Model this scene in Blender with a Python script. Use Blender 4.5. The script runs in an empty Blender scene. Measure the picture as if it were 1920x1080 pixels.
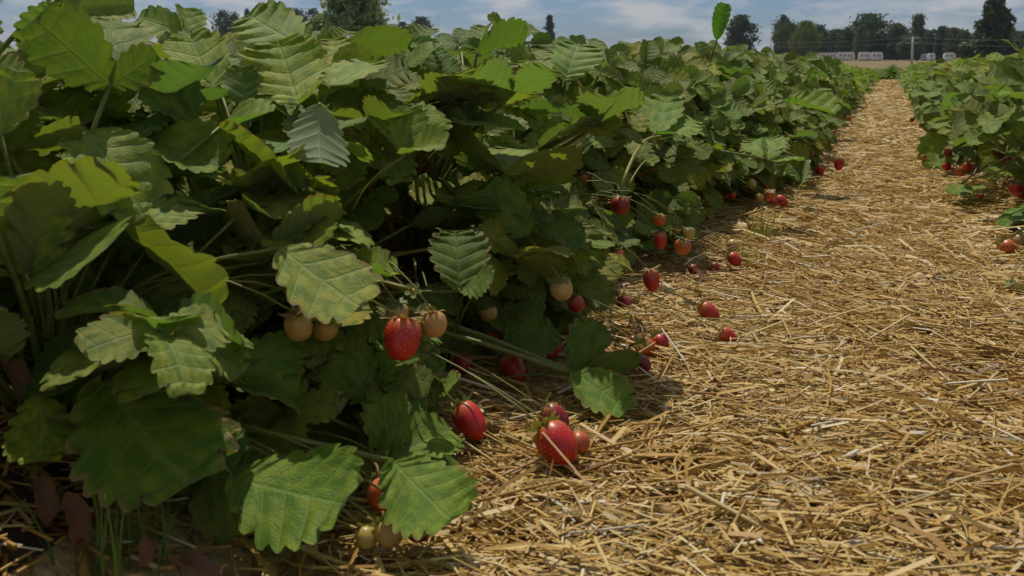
import bpy, math, random
import numpy as np
from mathutils import Vector, Matrix, Quaternion

random.seed(7)
rng = np.random.default_rng(7)
R = math.radians
scene = bpy.context.scene

# ------------------------------------------------------------------ camera
FPX = 1750.0                      # focal length in pixels of a 1920 wide frame
CAM = Vector((0.0, 0.0, 0.45))
YAW, PITCH = R(22.0), R(7.0)
SHIFT = -(433.0 - FPX * math.tan(PITCH)) / 1920.0
cam_data = bpy.data.cameras.new('camera')
cam = bpy.data.objects.new('camera', cam_data)
scene.collection.objects.link(cam)
cam.location = CAM
cam.rotation_euler = (R(90) - PITCH, 0, YAW)
cam_data.sensor_width = 36
cam_data.lens = 36 * FPX / 1920
cam_data.shift_y = SHIFT
cam_data.clip_start = 0.02
cam_data.clip_end = 12000
cam_data.dof.use_dof = True
cam_data.dof.focus_distance = 1.9
cam_data.dof.aperture_fstop = 14.0
scene.camera = cam

# ------------------------------------------------------------------ sky and sun
SUN = Vector((-0.26, 0.40, 1.0)).normalized()
world = bpy.data.worlds.new('World')
scene.world = world
world.use_nodes = True
wn, wl = world.node_tree.nodes, world.node_tree.links
wn.clear()
w_out = wn.new('ShaderNodeOutputWorld')
w_bg = wn.new('ShaderNodeBackground')
w_bg.inputs['Strength'].default_value = 0.075
w_sky = wn.new('ShaderNodeTexSky')
w_sky.sky_type = 'NISHITA'
w_sky.sun_disc = False
w_sky.sun_elevation = math.asin(SUN.z)
w_sky.sun_rotation = math.atan2(SUN.x, SUN.y)
w_sky.air_density = 1.0
w_sky.dust_density = 0.6
w_sky.ozone_density = 2.0
w_tc = wn.new('ShaderNodeTexCoord')
w_map = wn.new('ShaderNodeMapping')
w_map.inputs['Scale'].default_value = (1.0, 1.0, 3.2)
w_noise = wn.new('ShaderNodeTexNoise')
w_noise.inputs['Scale'].default_value = 14.0
w_noise.inputs['Detail'].default_value = 5.0
w_noise.inputs['Roughness'].default_value = 0.58
w_noise.inputs['Distortion'].default_value = 0.25
w_ramp = wn.new('ShaderNodeValToRGB')
w_ramp.color_ramp.elements[0].position = 0.40
w_ramp.color_ramp.elements[0].color = (0.05, 0.05, 0.05, 1)
w_ramp.color_ramp.elements[1].position = 0.64
w_ramp.color_ramp.elements[1].color = (0.95, 0.95, 0.95, 1)
w_mix = wn.new('ShaderNodeMix')
w_mix.data_type = 'RGBA'
w_mix.inputs[7].default_value = (6.6, 6.8, 7.1, 1)          # cloud white
w_tint = wn.new('ShaderNodeMix')
w_tint.data_type = 'RGBA'
w_tint.blend_type = 'MULTIPLY'
w_tint.inputs[0].default_value = 1.0
w_tint.inputs[7].default_value = (0.46, 0.62, 0.92, 1)
wl.new(w_tc.outputs['Generated'], w_map.inputs['Vector'])
wl.new(w_map.outputs['Vector'], w_noise.inputs['Vector'])
wl.new(w_noise.outputs['Fac'], w_ramp.inputs['Fac'])
wl.new(w_ramp.outputs['Color'], w_mix.inputs[0])
wl.new(w_sky.outputs['Color'], w_tint.inputs[6])
wl.new(w_tint.outputs[2], w_mix.inputs[6])
wl.new(w_mix.outputs[2], w_bg.inputs['Color'])
wl.new(w_bg.outputs['Background'], w_out.inputs['Surface'])

sun_data = bpy.data.lights.new('sun', 'SUN')
sun_data.energy = 3.6
sun_data.angle = R(0.5)
sun_data.color = (1.0, 0.95, 0.86)
sun = bpy.data.objects.new('sun', sun_data)
scene.collection.objects.link(sun)
sun.rotation_mode = 'QUATERNION'
sun.rotation_quaternion = (-SUN).to_track_quat('-Z', 'Y')
sun.location = (-6, 5, 10)

vs = scene.view_settings
vs.view_transform = 'Standard'
vs.look = 'None'
vs.exposure = -0.1
vs.gamma = 1
vs.use_curve_mapping = False
scene.cycles.max_bounces = 4
scene.cycles.diffuse_bounces = 2
scene.cycles.glossy_bounces = 2
scene.cycles.transmission_bounces = 3
scene.cycles.use_adaptive_sampling = True
scene.cycles.adaptive_threshold = 0.03
scene.cycles.transparent_max_bounces = 8
scene.cycles.use_denoising = True

# ------------------------------------------------------------------ helpers
COL = scene.collection
CQ = cam.rotation_euler.to_quaternion()
CR = CQ.to_matrix()
CRT = CR.transposed()

def ray(px, py):
    """direction through a pixel of the 1920x1080 frame with unit depth along the view axis"""
    v = Vector(((px - 960) / FPX, (540 - py) / FPX + SHIFT * 1920 / FPX, -1.0))
    return CR @ v

def at(px, py, depth):
    return CAM + ray(px, py) * depth

def project(p):
    v = CRT @ (Vector(p) - CAM)
    d = -v.z
    if d < 1e-3:
        return None
    return 960 + FPX * v.x / d, 540 - FPX * (v.y / d - SHIFT * 1920 / FPX), d

def lerp(a, b, t):
    return a + (b - a) * t

BED_L, BED_R = (-1.52, -0.44), (0.24, 1.30)

def bed_h(x):
    h = 0.0
    for k in range(-4, 5):
        if k < 0:
            a, b = BED_L[0] + (k + 1) * 1.82, BED_L[1] + (k + 1) * 1.82
        else:
            a, b = BED_R[0] + k * 1.82, BED_R[1] + k * 1.82
        if a < x < b:
            t = (x - a) / (b - a)
            e = min(t, 1 - t) / 0.32
            e = min(1.0, e)
            h = 0.10 * e * e * (3 - 2 * e)
    return h

def gz(x, y):
    """terrain height"""
    if y < 20.0:
        fade = 1.0 if y < 17.6 else max(0.0, (19.4 - y) / 1.8) if y < 19.4 else 0.0
        h = bed_h(x) * fade
        return h + 0.008 * math.sin(3.1 * x + 1.7 * y) * math.sin(2.3 * y - x) * (1 if y < 19.5 else 0)
    pts = [(20, 0.0), (60, -0.45), (150, -1.15), (260, -0.95), (380, -0.62), (900, -0.6), (9000, -0.5)]
    for (a, za), (b, zb) in zip(pts, pts[1:]):
        if y <= b:
            return lerp(za, zb, (y - a) / (b - a))
    return -0.5

def on_ground(px, dist):
    """world point on the ground at a distance, in the compass direction of a pixel column"""
    d = ray(px, 107)
    d = Vector((d.x, d.y, 0)).normalized()
    x, y = d.x * dist, d.y * dist
    return Vector((x, y, gz(x, y)))

def ground_depth(px, py, lift=0.0):
    """depth along the view axis where the ray through a pixel meets the ground"""
    d = ray(px, py)
    t = 0.3
    while t < 40:
        p = CAM + d * t
        if p.z <= gz(p.x, p.y) + lift:
            return t
        t *= 1.01
    return 40

def new_obj(name, me, parent=None, mat=None):
    o = bpy.data.objects.new(name, me)
    COL.objects.link(o)
    if parent is not None:
        o.parent = parent
    if mat is not None and me is not None and not me.materials:
        me.materials.append(mat)
    return o

def empty(name, loc, label, cat, group=None):
    o = bpy.data.objects.new(name, None)
    o.empty_display_size = 0.05
    COL.objects.link(o)
    o.location = loc
    tag(o, label, cat, group)
    return o

def tag(o, label=None, cat=None, group=None, kind=None):
    if label: o['label'] = label
    if cat: o['category'] = cat
    if group: o['group'] = group
    if kind: o['kind'] = kind
    return o

def mesh_np(name, V, quads, uv=None, mat=None, smooth=True, attrs=None, tris=None):
    """mesh from numpy arrays: V (n,3), quads (m,4) and/or tris (k,3)"""
    me = bpy.data.meshes.new(name)
    V = np.asarray(V, dtype=np.float32)
    loops, starts, totals = [], [], []
    off = 0
    if quads is not None and len(quads):
        q = np.asarray(quads, dtype=np.int32)
        loops.append(q.ravel()); starts.append(np.arange(len(q)) * 4); totals.append(np.full(len(q), 4)); off = len(q) * 4
    if tris is not None and len(tris):
        t = np.asarray(tris, dtype=np.int32)
        loops.append(t.ravel()); starts.append(off + np.arange(len(t)) * 3); totals.append(np.full(len(t), 3))
    loops = np.concatenate(loops).astype(np.int32)
    starts = np.concatenate(starts).astype(np.int32)
    me.vertices.add(len(V)); me.vertices.foreach_set('co', V.ravel())
    me.loops.add(len(loops)); me.loops.foreach_set('vertex_index', loops)
    me.polygons.add(len(starts)); me.polygons.foreach_set('loop_start', starts)
    me.update(calc_edges=True)
    if smooth:
        me.polygons.foreach_set('use_smooth', np.ones(len(starts), dtype=bool))
    if uv is not None:
        layer = me.uv_layers.new(name='UVMap')
        layer.data.foreach_set('uv', np.asarray(uv, dtype=np.float32)[loops].ravel())
    for k, a in (attrs or {}).items():
        at_ = me.attributes.new(k, 'FLOAT', 'POINT')
        at_.data.foreach_set('value', np.asarray(a, dtype=np.float32))
    me.validate()
    if mat is not None:
        me.materials.append(mat)
    return me

class MB:
    """collects simple solids for one mesh"""
    def __init__(s): s.V, s.F = [], []
    def box(s, x0, x1, y0, y1, z0, z1):
        n = len(s.V)
        s.V += [(x, y, z) for z in (z0, z1) for y in (y0, y1) for x in (x0, x1)]
        s.F += [[n + i for i in f] for f in ((0, 2, 3, 1), (4, 5, 7, 6), (0, 1, 5, 4), (2, 6, 7, 3), (0, 4, 6, 2), (1, 3, 7, 5))]
        return s
    def tube(s, pts, rad, k=6, cap=True):
        pts = [Vector(p) for p in pts]
        n0 = len(s.V)
        for i, p in enumerate(pts):
            d = (pts[min(i + 1, len(pts) - 1)] - pts[max(i - 1, 0)]).normalized()
            a = d.orthogonal().normalized() if i == 0 else (a - d * a.dot(d)).normalized()
            b = d.cross(a)
            r = rad[i] if isinstance(rad, (list, tuple)) else rad
            for j in range(k):
                t = 2 * math.pi * j / k
                s.V.append(tuple(p + (a * math.cos(t) + b * math.sin(t)) * r))
        for i in range(len(pts) - 1):
            for j in range(k):
                s.F.append([n0 + i * k + j, n0 + i * k + (j + 1) % k, n0 + (i + 1) * k + (j + 1) % k, n0 + (i + 1) * k + j])
        if cap:
            s.F.append([n0 + j for j in range(k)][::-1])
            s.F.append([n0 + (len(pts) - 1) * k + j for j in range(k)])
        return s
    def prism(s, prof, y0, y1):
        """profile in x,z extruded along y"""
        n = len(s.V); k = len(prof)
        s.V += [(x, y0, z) for x, z in prof] + [(x, y1, z) for x, z in prof]
        s.F += [[n + i, n + (i + 1) % k, n + k + (i + 1) % k, n + k + i] for i in range(k)]
        s.F += [[n + i for i in range(k)][::-1], [n + k + i for i in range(k)]]
        return s
    def mesh(s, name, mat=None, smooth=False):
        me = bpy.data.meshes.new(name)
        me.from_pydata([tuple(v) for v in s.V], [], s.F)
        me.update()
        import bmesh
        bm = bmesh.new(); bm.from_mesh(me); bmesh.ops.recalc_face_normals(bm, faces=bm.faces); bm.to_mesh(me); bm.free()
        if smooth:
            me.polygons.foreach_set('use_smooth', [True] * len(me.polygons))
        if mat: me.materials.append(mat)
        return me
    def build(s, name, mat, parent=None, smooth=False):
        return new_obj(name, s.mesh(name, mat, smooth), parent)

# ------------------------------------------------------------------ materials
class NT:
    def __init__(s, name):
        s.m = bpy.data.materials.new(name); s.m.use_nodes = True
        s.t = s.m.node_tree; s.t.nodes.clear()
        s.out = s.t.nodes.new('ShaderNodeOutputMaterial')
    def n(s, typ, **kw):
        nd = s.t.nodes.new(typ)
        for k, v in kw.items():
            setattr(nd, k, v)
        return nd
    def l(s, a, b): s.t.links.new(a, b)
    def math(s, op, a, b=None, c=None, clamp=False):
        nd = s.n('ShaderNodeMath', operation=op, use_clamp=clamp)
        for i, v in enumerate((a, b, c)):
            if v is None: continue
            if isinstance(v, (int, float)): nd.inputs[i].default_value = v
            else: s.l(v, nd.inputs[i])
        return nd.outputs[0]
    def mix(s, fac, a, b, blend='MIX'):
        nd = s.n('ShaderNodeMix', data_type='RGBA', blend_type=blend)
        for i, v in ((0, fac), (6, a), (7, b)):
            if isinstance(v, (int, float)): nd.inputs[i].default_value = v
            elif isinstance(v, tuple): nd.inputs[i].default_value = (*v[:3], 1)
            else: s.l(v, nd.inputs[i])
        return nd.outputs[2]
    def step(s, v, a, b):
        nd = s.n('ShaderNodeMapRange', interpolation_type='SMOOTHSTEP')
        s.l(v, nd.inputs[0])
        nd.inputs[1].default_value = a; nd.inputs[2].default_value = b
        return nd.outputs[0]
    def noise(s, scale, vec=None, detail=4, rough=0.55):
        nd = s.n('ShaderNodeTexNoise')
        nd.inputs['Scale'].default_value = scale
        nd.inputs['Detail'].default_value = detail
        nd.inputs['Roughness'].default_value = rough
        if vec is not None: s.l(vec, nd.inputs['Vector'])
        return nd.outputs['Fac']
    def bump(s, h, strength, dist, normal=None):
        nd = s.n('ShaderNodeBump')
        nd.inputs['Strength'].default_value = strength
        nd.inputs['Distance'].default_value = dist
        s.l(h, nd.inputs['Height'])
        if normal is not None: s.l(normal, nd.inputs['Normal'])
        return nd.outputs[0]
    def pri(s, color, rough=0.6, spec=0.5, normal=None):
        p = s.n('ShaderNodeBsdfPrincipled')
        for k, v in (('Base Color', color), ('Roughness', rough), ('Specular IOR Level', spec)):
            if isinstance(v, (int, float)): p.inputs[k].default_value = v
            elif isinstance(v, tuple): p.inputs[k].default_value = (*v[:3], 1)
            else: s.l(v, p.inputs[k])
        if normal is not None: s.l(normal, p.inputs['Normal'])
        return p
    def done(s, shader):
        s.l(shader, s.out.inputs['Surface']); return s.m

def make_leaf_material(name, dead=False):
    n = NT(name)
    uv = n.n('ShaderNodeTexCoord').outputs['UV']
    sep = n.n('ShaderNodeSeparateXYZ'); n.l(uv, sep.inputs[0])
    u, v = sep.outputs[0], sep.outputs[1]
    info = n.n('ShaderNodeObjectInfo')
    rnd = info.outputs['Random']
    au = n.math('ABSOLUTE', u)
    ph = n.math('ABSOLUTE', n.math('SUBTRACT', n.math('FRACT', v), 0.6))
    vein = n.math('SUBTRACT', 1.0, n.step(ph, 0.02, 0.10))
    mid = n.math('SUBTRACT', 1.0, n.step(au, 0.012, 0.06))
    veins = n.math('MAXIMUM', n.math('MULTIPLY', vein, 0.7), mid)
    comb = n.n('ShaderNodeCombineXYZ')
    n.l(n.math('MULTIPLY', u, 5.0), comb.inputs[0])
    n.l(v, comb.inputs[1])
    n.l(n.math('MULTIPLY', rnd, 50.0), comb.inputs[2])
    blot = n.noise(0.9, comb.outputs[0], 2)
    fine = n.noise(3.2, comb.outputs[0], 3, 0.65)
    if dead:
        top = n.mix(fine, (0.12, 0.05, 0.025), (0.36, 0.19, 0.11))
        under = top
        trans = (0.25, 0.10, 0.03)
    else:
        top = n.mix(n.step(blot, 0.3, 0.72), (0.105, 0.170, 0.017), (0.270, 0.290, 0.034))
        top = n.mix(n.math('MULTIPLY', n.step(blot, 0.66, 0.82), 0.7), top, (0.24, 0.22, 0.03))
        top = n.mix(n.math('MULTIPLY', veins, 0.75), top, (0.21, 0.29, 0.085))
        under = n.mix(n.math('MULTIPLY', veins, 0.5), (0.15, 0.20, 0.085), (0.26, 0.30, 0.14))
        trans = (0.21, 0.35, 0.03)
    top = n.mix(1.0, top, info.outputs['Color'], 'MULTIPLY')
    under = n.mix(0.7, under, info.outputs['Color'], 'MULTIPLY')
    geo = n.n('ShaderNodeNewGeometry')
    base = n.mix(geo.outputs['Backfacing'], top, under)
    # scorched reddish rim, stronger on some leaves than on others
    rimn = n.math('ADD', au, n.math('MULTIPLY', n.math('SUBTRACT', fine, 0.5), 0.22))
    rim = n.math('MULTIPLY', n.step(rimn, 0.87, 1.03), n.step(n.math('FRACT', n.math('MULTIPLY', rnd, 7.3)), 0.3, 0.95))
    base = n.mix(n.math('MULTIPLY', rim, 0.85), base, (0.34, 0.16, 0.08))
    net = n.n('ShaderNodeTexNoise'); net.inputs['Scale'].default_value = 7.0; net.inputs['Detail'].default_value = 1.0
    n.l(comb.outputs[0], net.inputs['Vector'])
    h = n.math('SUBTRACT', net.outputs['Fac'], n.math('MULTIPLY', veins, 0.8))
    nb = n.bump(h, 0.4, 0.0025)
    p = n.pri(base, n.math('ADD', 0.46, n.math('MULTIPLY', fine, 0.2)), 0.22, nb)
    p.inputs['Sheen Weight'].default_value = 0.08
    p.inputs['Sheen Roughness'].default_value = 0.45
    p.inputs['Sheen Tint'].default_value = (0.9, 1.0, 0.75, 1)
    tr = n.n('ShaderNodeBsdfTranslucent')
    tc = n.mix(n.math('MULTIPLY', veins, 0.45), trans, (0.16, 0.20, 0.01))
    tc = n.mix(n.math('MULTIPLY', rim, 0.8), tc, (0.30, 0.09, 0.01))
    tc = n.mix(0.8, tc, info.outputs['Color'], 'MULTIPLY')
    n.l(tc, tr.inputs['Color']); n.l(nb, tr.inputs['Normal'])
    mx = n.n('ShaderNodeMixShader'); mx.inputs[0].default_value = 0.34
    n.l(p.outputs[0], mx.inputs[1]); n.l(tr.outputs[0], mx.inputs[2])
    return n.done(mx.outputs[0])

M = {}
M['leaf'] = make_leaf_material('strawberry_leaf')
M['dead'] = make_leaf_material('withered_leaf', True)

def simple(name, c1, c2=None, scale=20, rough=0.6, spec=0.4, bump=0.0, tint=False, trans=None, tfac=0.3):
    n = NT(name)
    tc = n.n('ShaderNodeTexCoord').outputs['Object']
    f = n.noise(scale, tc, 5)
    c = n.mix(n.step(f, 0.3, 0.7), c1, c2 or c1)
    if tint:
        info = n.n('ShaderNodeObjectInfo')
        c = n.mix(1.0, c, info.outputs['Color'], 'MULTIPLY')
    nb = n.bump(f, bump, 0.01) if bump else None
    p = n.pri(c, rough, spec, nb)
    if trans:
        tr = n.n('ShaderNodeBsdfTranslucent')
        tcol = trans
        if tint:
            tcol = n.mix(1.0, trans, info.outputs['Color'], 'MULTIPLY')
            n.l(tcol, tr.inputs['Color'])
        else:
            tr.inputs['Color'].default_value = (*trans, 1)
        mx = n.n('ShaderNodeMixShader'); mx.inputs[0].default_value = tfac
        n.l(p.outputs[0], mx.inputs[1]); n.l(tr.outputs[0], mx.inputs[2])
        return n.done(mx.outputs[0])
    return n.done(p.outputs[0])

M['stalk'] = simple('leaf_stalk', (0.16, 0.19, 0.035), (0.26, 0.23, 0.06), 30, 0.5, 0.4, 0, True, (0.3, 0.3, 0.03), 0.2)
M['runner'] = simple('runner', (0.14, 0.14, 0.04), (0.25, 0.13, 0.06), 30, 0.5)
M['sepal'] = simple('sepal', (0.10, 0.17, 0.04), (0.24, 0.24, 0.09), 60, 0.55, 0.4, 0, True, (0.2, 0.25, 0.03), 0.25)
M['petal'] = simple('petal', (0.75, 0.74, 0.68), (0.82, 0.80, 0.74), 40, 0.6, 0.3, 0, False, (0.6, 0.6, 0.5), 0.3)
M['grass'] = simple('grass_blade', (0.09, 0.16, 0.03), (0.22, 0.24, 0.05), 8, 0.5, 0.4, 0, True, (0.3, 0.35, 0.04), 0.35)
M['tree'] = simple('tree_leaf', (0.040, 0.080, 0.030), (0.095, 0.135, 0.045), 0.35, 0.6, 0.3, 0, True, (0.12, 0.15, 0.03), 0.22)
M['bark'] = simple('bark', (0.09, 0.065, 0.045), (0.17, 0.13, 0.10), 3, 0.9, 0.2, 0.4)
M['caravan'] = simple('caravan_white', (0.80, 0.76, 0.70), (0.85, 0.81, 0.76), 0.6, 0.5, 0.4, 0, True)
M['window'] = simple('caravan_window', (0.14, 0.15, 0.17), (0.22, 0.23, 0.25), 2, 0.15, 0.6)
M['trim'] = simple('grey_trim', (0.22, 0.20, 0.19), (0.30, 0.28, 0.26), 2, 0.6)
M['rubber'] = simple('tyre', (0.03, 0.03, 0.03), (0.05, 0.05, 0.05), 4, 0.8)
M['roof'] = simple('roof_sheet', (0.45, 0.43, 0.41), (0.58, 0.56, 0.53), 1.2, 0.6)
M['pole'] = simple('concrete_pole', (0.46, 0.43, 0.38), (0.56, 0.52, 0.46), 2, 0.8)
M['wire'] = simple('wire', (0.34, 0.34, 0.34), (0.42, 0.42, 0.42), 1, 0.5)
M['seed'] = simple('seed', (0.50, 0.26, 0.05), (0.60, 0.40, 0.09), 200, 0.4, 0.5)

M['seed_dark'] = simple('unripe_seed', (0.20, 0.11, 0.03), (0.30, 0.18, 0.05), 200, 0.5, 0.4)

def straw_material():
    n = NT('straw')
    a = n.n('ShaderNodeAttribute'); a.attribute_name = 'tone'
    info = n.n('ShaderNodeObjectInfo')
    tone = n.math('ADD', a.outputs['Fac'], n.math('MULTIPLY', info.outputs['Random'], 0.0))
    r = n.n('ShaderNodeValToRGB')
    e = r.color_ramp.elements
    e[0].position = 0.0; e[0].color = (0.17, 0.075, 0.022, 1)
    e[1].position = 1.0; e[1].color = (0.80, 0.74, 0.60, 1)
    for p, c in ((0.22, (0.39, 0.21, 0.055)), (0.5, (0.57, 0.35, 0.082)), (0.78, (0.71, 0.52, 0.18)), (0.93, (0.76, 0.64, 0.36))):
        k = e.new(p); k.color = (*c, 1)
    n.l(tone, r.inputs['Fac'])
    tc = n.n('ShaderNodeTexCoord').outputs['Object']
    f = n.noise(160, tc, 3)
    c = n.mix(0.35, r.outputs['Color'], n.mix(f, (0.35, 0.22, 0.08), (1.0, 0.95, 0.8)), 'MULTIPLY')
    p = n.pri(c, 0.5, 0.35)
    tr = n.n('ShaderNodeBsdfTranslucent'); n.l(c, tr.inputs['Color'])
    mx = n.n('ShaderNodeMixShader'); mx.inputs[0].default_value = 0.15
    n.l(p.outputs[0], mx.inputs[1]); n.l(tr.outputs[0], mx.inputs[2])
    return n.done(mx.outputs[0])
M['straw'] = straw_material()

def berry_material():
    """one skin for all ripeness: the object's own colour, paler to the shoulder"""
    n = NT('strawberry_skin')
    info = n.n('ShaderNodeObjectInfo')
    tc = n.n('ShaderNodeTexCoord').outputs['Object']
    sep = n.n('ShaderNodeSeparateXYZ'); n.l(tc, sep.inputs[0])
    f = n.noise(3.0, tc, 4)
    sh = n.step(n.math('ADD', sep.outputs[2], n.math('MULTIPLY', f, 0.5)), 0.28, 0.75)
    c = n.mix(n.math('MULTIPLY', sh, 0.35), info.outputs['Color'], (0.62, 0.40, 0.12))
    c = n.mix(n.math('MULTIPLY', f, 0.35), c, n.mix(1.0, c, (0.45, 0.30, 0.28), 'MULTIPLY'))
    p = n.pri(c, 0.36, 0.5)
    p.inputs['Subsurface Weight'].default_value = 0.0
    p.inputs['Subsurface Radius'].default_value = (0.3, 0.06, 0.03)
    p.inputs['Subsurface Scale'].default_value = 0.02
    return n.done(p.outputs[0])
M['berry'] = berry_material()

def ground_material():
    n = NT('field_ground')
    geo = n.n('ShaderNodeNewGeometry')
    sep = n.n('ShaderNodeSeparateXYZ'); n.l(geo.outputs['Position'], sep.inputs[0])
    y = sep.outputs[1]
    f1 = n.noise(60, geo.outputs['Position'], 6, 0.65)
    f2 = n.noise(0.35, geo.outputs['Position'], 5)
    soil = n.mix(f1, (0.05, 0.032, 0.02), (0.15, 0.10, 0.06))
    grass = n.mix(n.step(f2, 0.35, 0.65), (0.10, 0.13, 0.03), (0.17, 0.16, 0.045))
    stub = n.mix(n.step(f2, 0.3, 0.7), (0.17, 0.125, 0.05), (0.23, 0.165, 0.07))
    far = n.mix(f2, (0.10, 0.12, 0.04), (0.16, 0.15, 0.06))
    yy = n.math('ADD', y, n.math('MULTIPLY', f2, 6.0))
    c = n.mix(n.step(yy, 20.5, 22.5), soil, grass)
    c = n.mix(n.step(yy, 62, 84), c, stub)
    c = n.mix(n.step(y, 345, 365), c, far)
    return n.done(n.pri(c, 0.9, 0.2, n.bump(f1, 0.5, 0.01)).outputs[0])
M['ground'] = ground_material()
M['mulch'] = simple('old_straw', (0.38, 0.25, 0.09), (0.60, 0.44, 0.18), 90, 0.8, 0.2, 0.8)

# ------------------------------------------------------------------ ground, beds, straw path
ys = sorted(set([-6 + 0.25 * i for i in range(105)] + [22, 25, 30, 40, 50, 60, 80, 110, 150, 200, 260, 320, 380, 500, 900, 2000, 4000]))
xs = sorted(set([-3200, -2000, -1000, -300, -100, -40, -15] + [round(-9.0 + 0.06 * i, 3) for i in range(301)] + [15, 40, 100, 300, 1000, 2000, 3200]))
V = [(x, y, gz(x, y)) for y in ys for x in xs]
nx = len(xs)
Q = [(j * nx + i, j * nx + i + 1, (j + 1) * nx + i + 1, (j + 1) * nx + i) for j in range(len(ys) - 1) for i in range(nx - 1)]
ground = new_obj('ground', mesh_np('ground', V, Q, mat=M['ground']))
tag(ground, kind='structure')

xs2 = [round(-0.62 + 0.04 * i, 3) for i in range(27)]
ys2 = [0.0 - 0.6 + 0.2 * i for i in range(96)]
V, Q = [], []
for y in ys2:
    for x in xs2:
        V.append((x, y, gz(x, y) + 0.004))
nx = len(xs2)
Q = [(j * nx + i, j * nx + i + 1, (j + 1) * nx + i + 1, (j + 1) * nx + i) for j in range(len(ys2) - 1) for i in range(nx - 1)]
path = new_obj('straw_path', mesh_np('straw_path', V, Q, mat=M['mulch']))
tag(path, kind='structure')

def straw_geo(P, D, Lh, W, Zt, bend, sides, segs, tone):
    """many straws: centre P, unit direction D, half length, width, bend; sides 2 = flat strip, 3 = prism"""
    n = len(P)
    up = np.tile([0, 0, 1.0], (n, 1)) + rng.normal(0, 0.25 if sides > 2 else 0.5, (n, 3))
    side = np.cross(D, up); side /= np.linalg.norm(side, axis=1)[:, None]
    nor = np.cross(side, D)
    rows = []
    for k in range(segs + 1):
        t = k / segs * 2 - 1
        c = P + D * (Lh * t)[:, None] + side * (bend * (1 - t * t))[:, None]
        if sides == 2:
            rows += [c - side * W[:, None], c + side * W[:, None]]
        else:
            rows += [c - side * W[:, None], c + side * W[:, None], c + nor * (W * 0.9)[:, None]]
    Vv = np.stack(rows, axis=1)                       # n, (segs+1)*sides, 3
    m = (segs + 1) * sides
    base = (np.arange(n) * m)[:, None]
    f = []
    for k in range(segs):
        for j in range(sides if sides > 2 else 1):
            j2 = (j + 1) % sides
            f.append([k * sides + j, k * sides + j2, (k + 1) * sides + j2, (k + 1) * sides + j])
    f = np.array(f)
    Fq = (base[:, :, None] + f[None]).reshape(-1, 4)
    return Vv.reshape(-1, 3), Fq, np.repeat(tone, m)

gzv = np.vectorize(gz)

def scatter_straw(n, y0, y1, length, width, sides, segs, xr=(-0.80, 0.74), power=1.0, layer=0.022, curve=0.07):
    y = y0 + (y1 - y0) * rng.random(n) ** power
    x = xr[0] + (xr[1] - xr[0]) * rng.random(n)
    edge = np.minimum(x - np.where((y < 1.1) & (xr[0] > -1), -0.58 + 0.25 * (1.1 - y), xr[0]), xr[1] - x)
    keep = rng.random(n) < np.clip(edge / 0.22 + 0.10, 0, 1)
    x, y = x[keep], y[keep]; n = len(x)
    # raked heaps and hollows
    heap = 0.5 + 0.5 * np.sin(9 * x + 3.1 * y + 1.5 * np.sin(4.3 * y))
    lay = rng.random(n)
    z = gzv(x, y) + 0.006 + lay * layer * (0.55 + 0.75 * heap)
    # lie mostly across the path with every other direction mixed in
    a = np.where(rng.random(n) < 0.6, rng.normal(0.0, 0.55, n), rng.random(n) * math.pi)
    a = a + 0.35 * np.sin(2.1 * y + 3 * x)
    pit = rng.normal(0, 0.13, n)
    D = np.stack([np.cos(a) * np.cos(pit), np.sin(a) * np.cos(pit), np.sin(pit)], 1)
    L = length * np.exp(rng.normal(0, 0.45, n)) * 0.5
    L = np.minimum(L, length * 1.3)
    W = width * np.exp(rng.normal(0, 0.42, n)) * 0.5
    z = np.maximum(z, gzv(x, y) + 0.004 + np.abs(np.sin(pit)) * L * 0.55)
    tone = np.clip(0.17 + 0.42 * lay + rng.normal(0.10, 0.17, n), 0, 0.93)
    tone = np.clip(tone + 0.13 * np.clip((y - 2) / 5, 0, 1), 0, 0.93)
    tone = np.where(rng.random(n) < 0.028, 0.93 + 0.07 * rng.random(n), tone)
    bend = rng.normal(0, curve, n) * L
    return straw_geo(np.stack([x, y, z], 1), D, L, W, None, bend, sides, segs, tone)

parts = [
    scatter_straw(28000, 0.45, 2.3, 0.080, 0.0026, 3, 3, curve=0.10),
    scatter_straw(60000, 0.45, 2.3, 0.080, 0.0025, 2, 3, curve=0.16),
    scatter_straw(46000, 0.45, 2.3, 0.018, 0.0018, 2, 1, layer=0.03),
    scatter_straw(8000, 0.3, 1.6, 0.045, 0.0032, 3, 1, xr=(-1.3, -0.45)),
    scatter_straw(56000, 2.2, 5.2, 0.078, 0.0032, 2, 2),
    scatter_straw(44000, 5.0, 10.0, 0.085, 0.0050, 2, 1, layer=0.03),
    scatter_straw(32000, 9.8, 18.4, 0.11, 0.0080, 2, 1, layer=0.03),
]
off = 0; VV, QQ, TT = [], [], []
for v_, q_, t_ in parts:
    VV.append(v_); QQ.append(q_ + off); TT.append(t_); off += len(v_)
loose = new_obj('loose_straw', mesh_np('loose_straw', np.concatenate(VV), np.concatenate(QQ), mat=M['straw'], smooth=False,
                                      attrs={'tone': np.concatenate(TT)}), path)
tag(loose, kind='stuff')

# the largest straws on top, one by one
straw_meshes = []
for k in range(14):
    tone = [0.55, 0.66, 0.74, 0.8, 0.62, 0.88, 0.97, 0.70, 0.45, 0.78, 0.85, 0.58, 0.99, 0.72][k]
    v_, q_, t_ = straw_geo(np.zeros((1, 3)), np.array([[1.0, 0, 0]]), np.array([0.5]), np.array([[0.017, 0.012, 0.024, 0.014][k % 4]]),
                           None, np.array([rng.normal(0, 0.035)]), 3, 3, np.array([tone]))
    straw_meshes.append(mesh_np('straw', v_, q_, mat=M['straw'], smooth=False, attrs={'tone': t_}))

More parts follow.
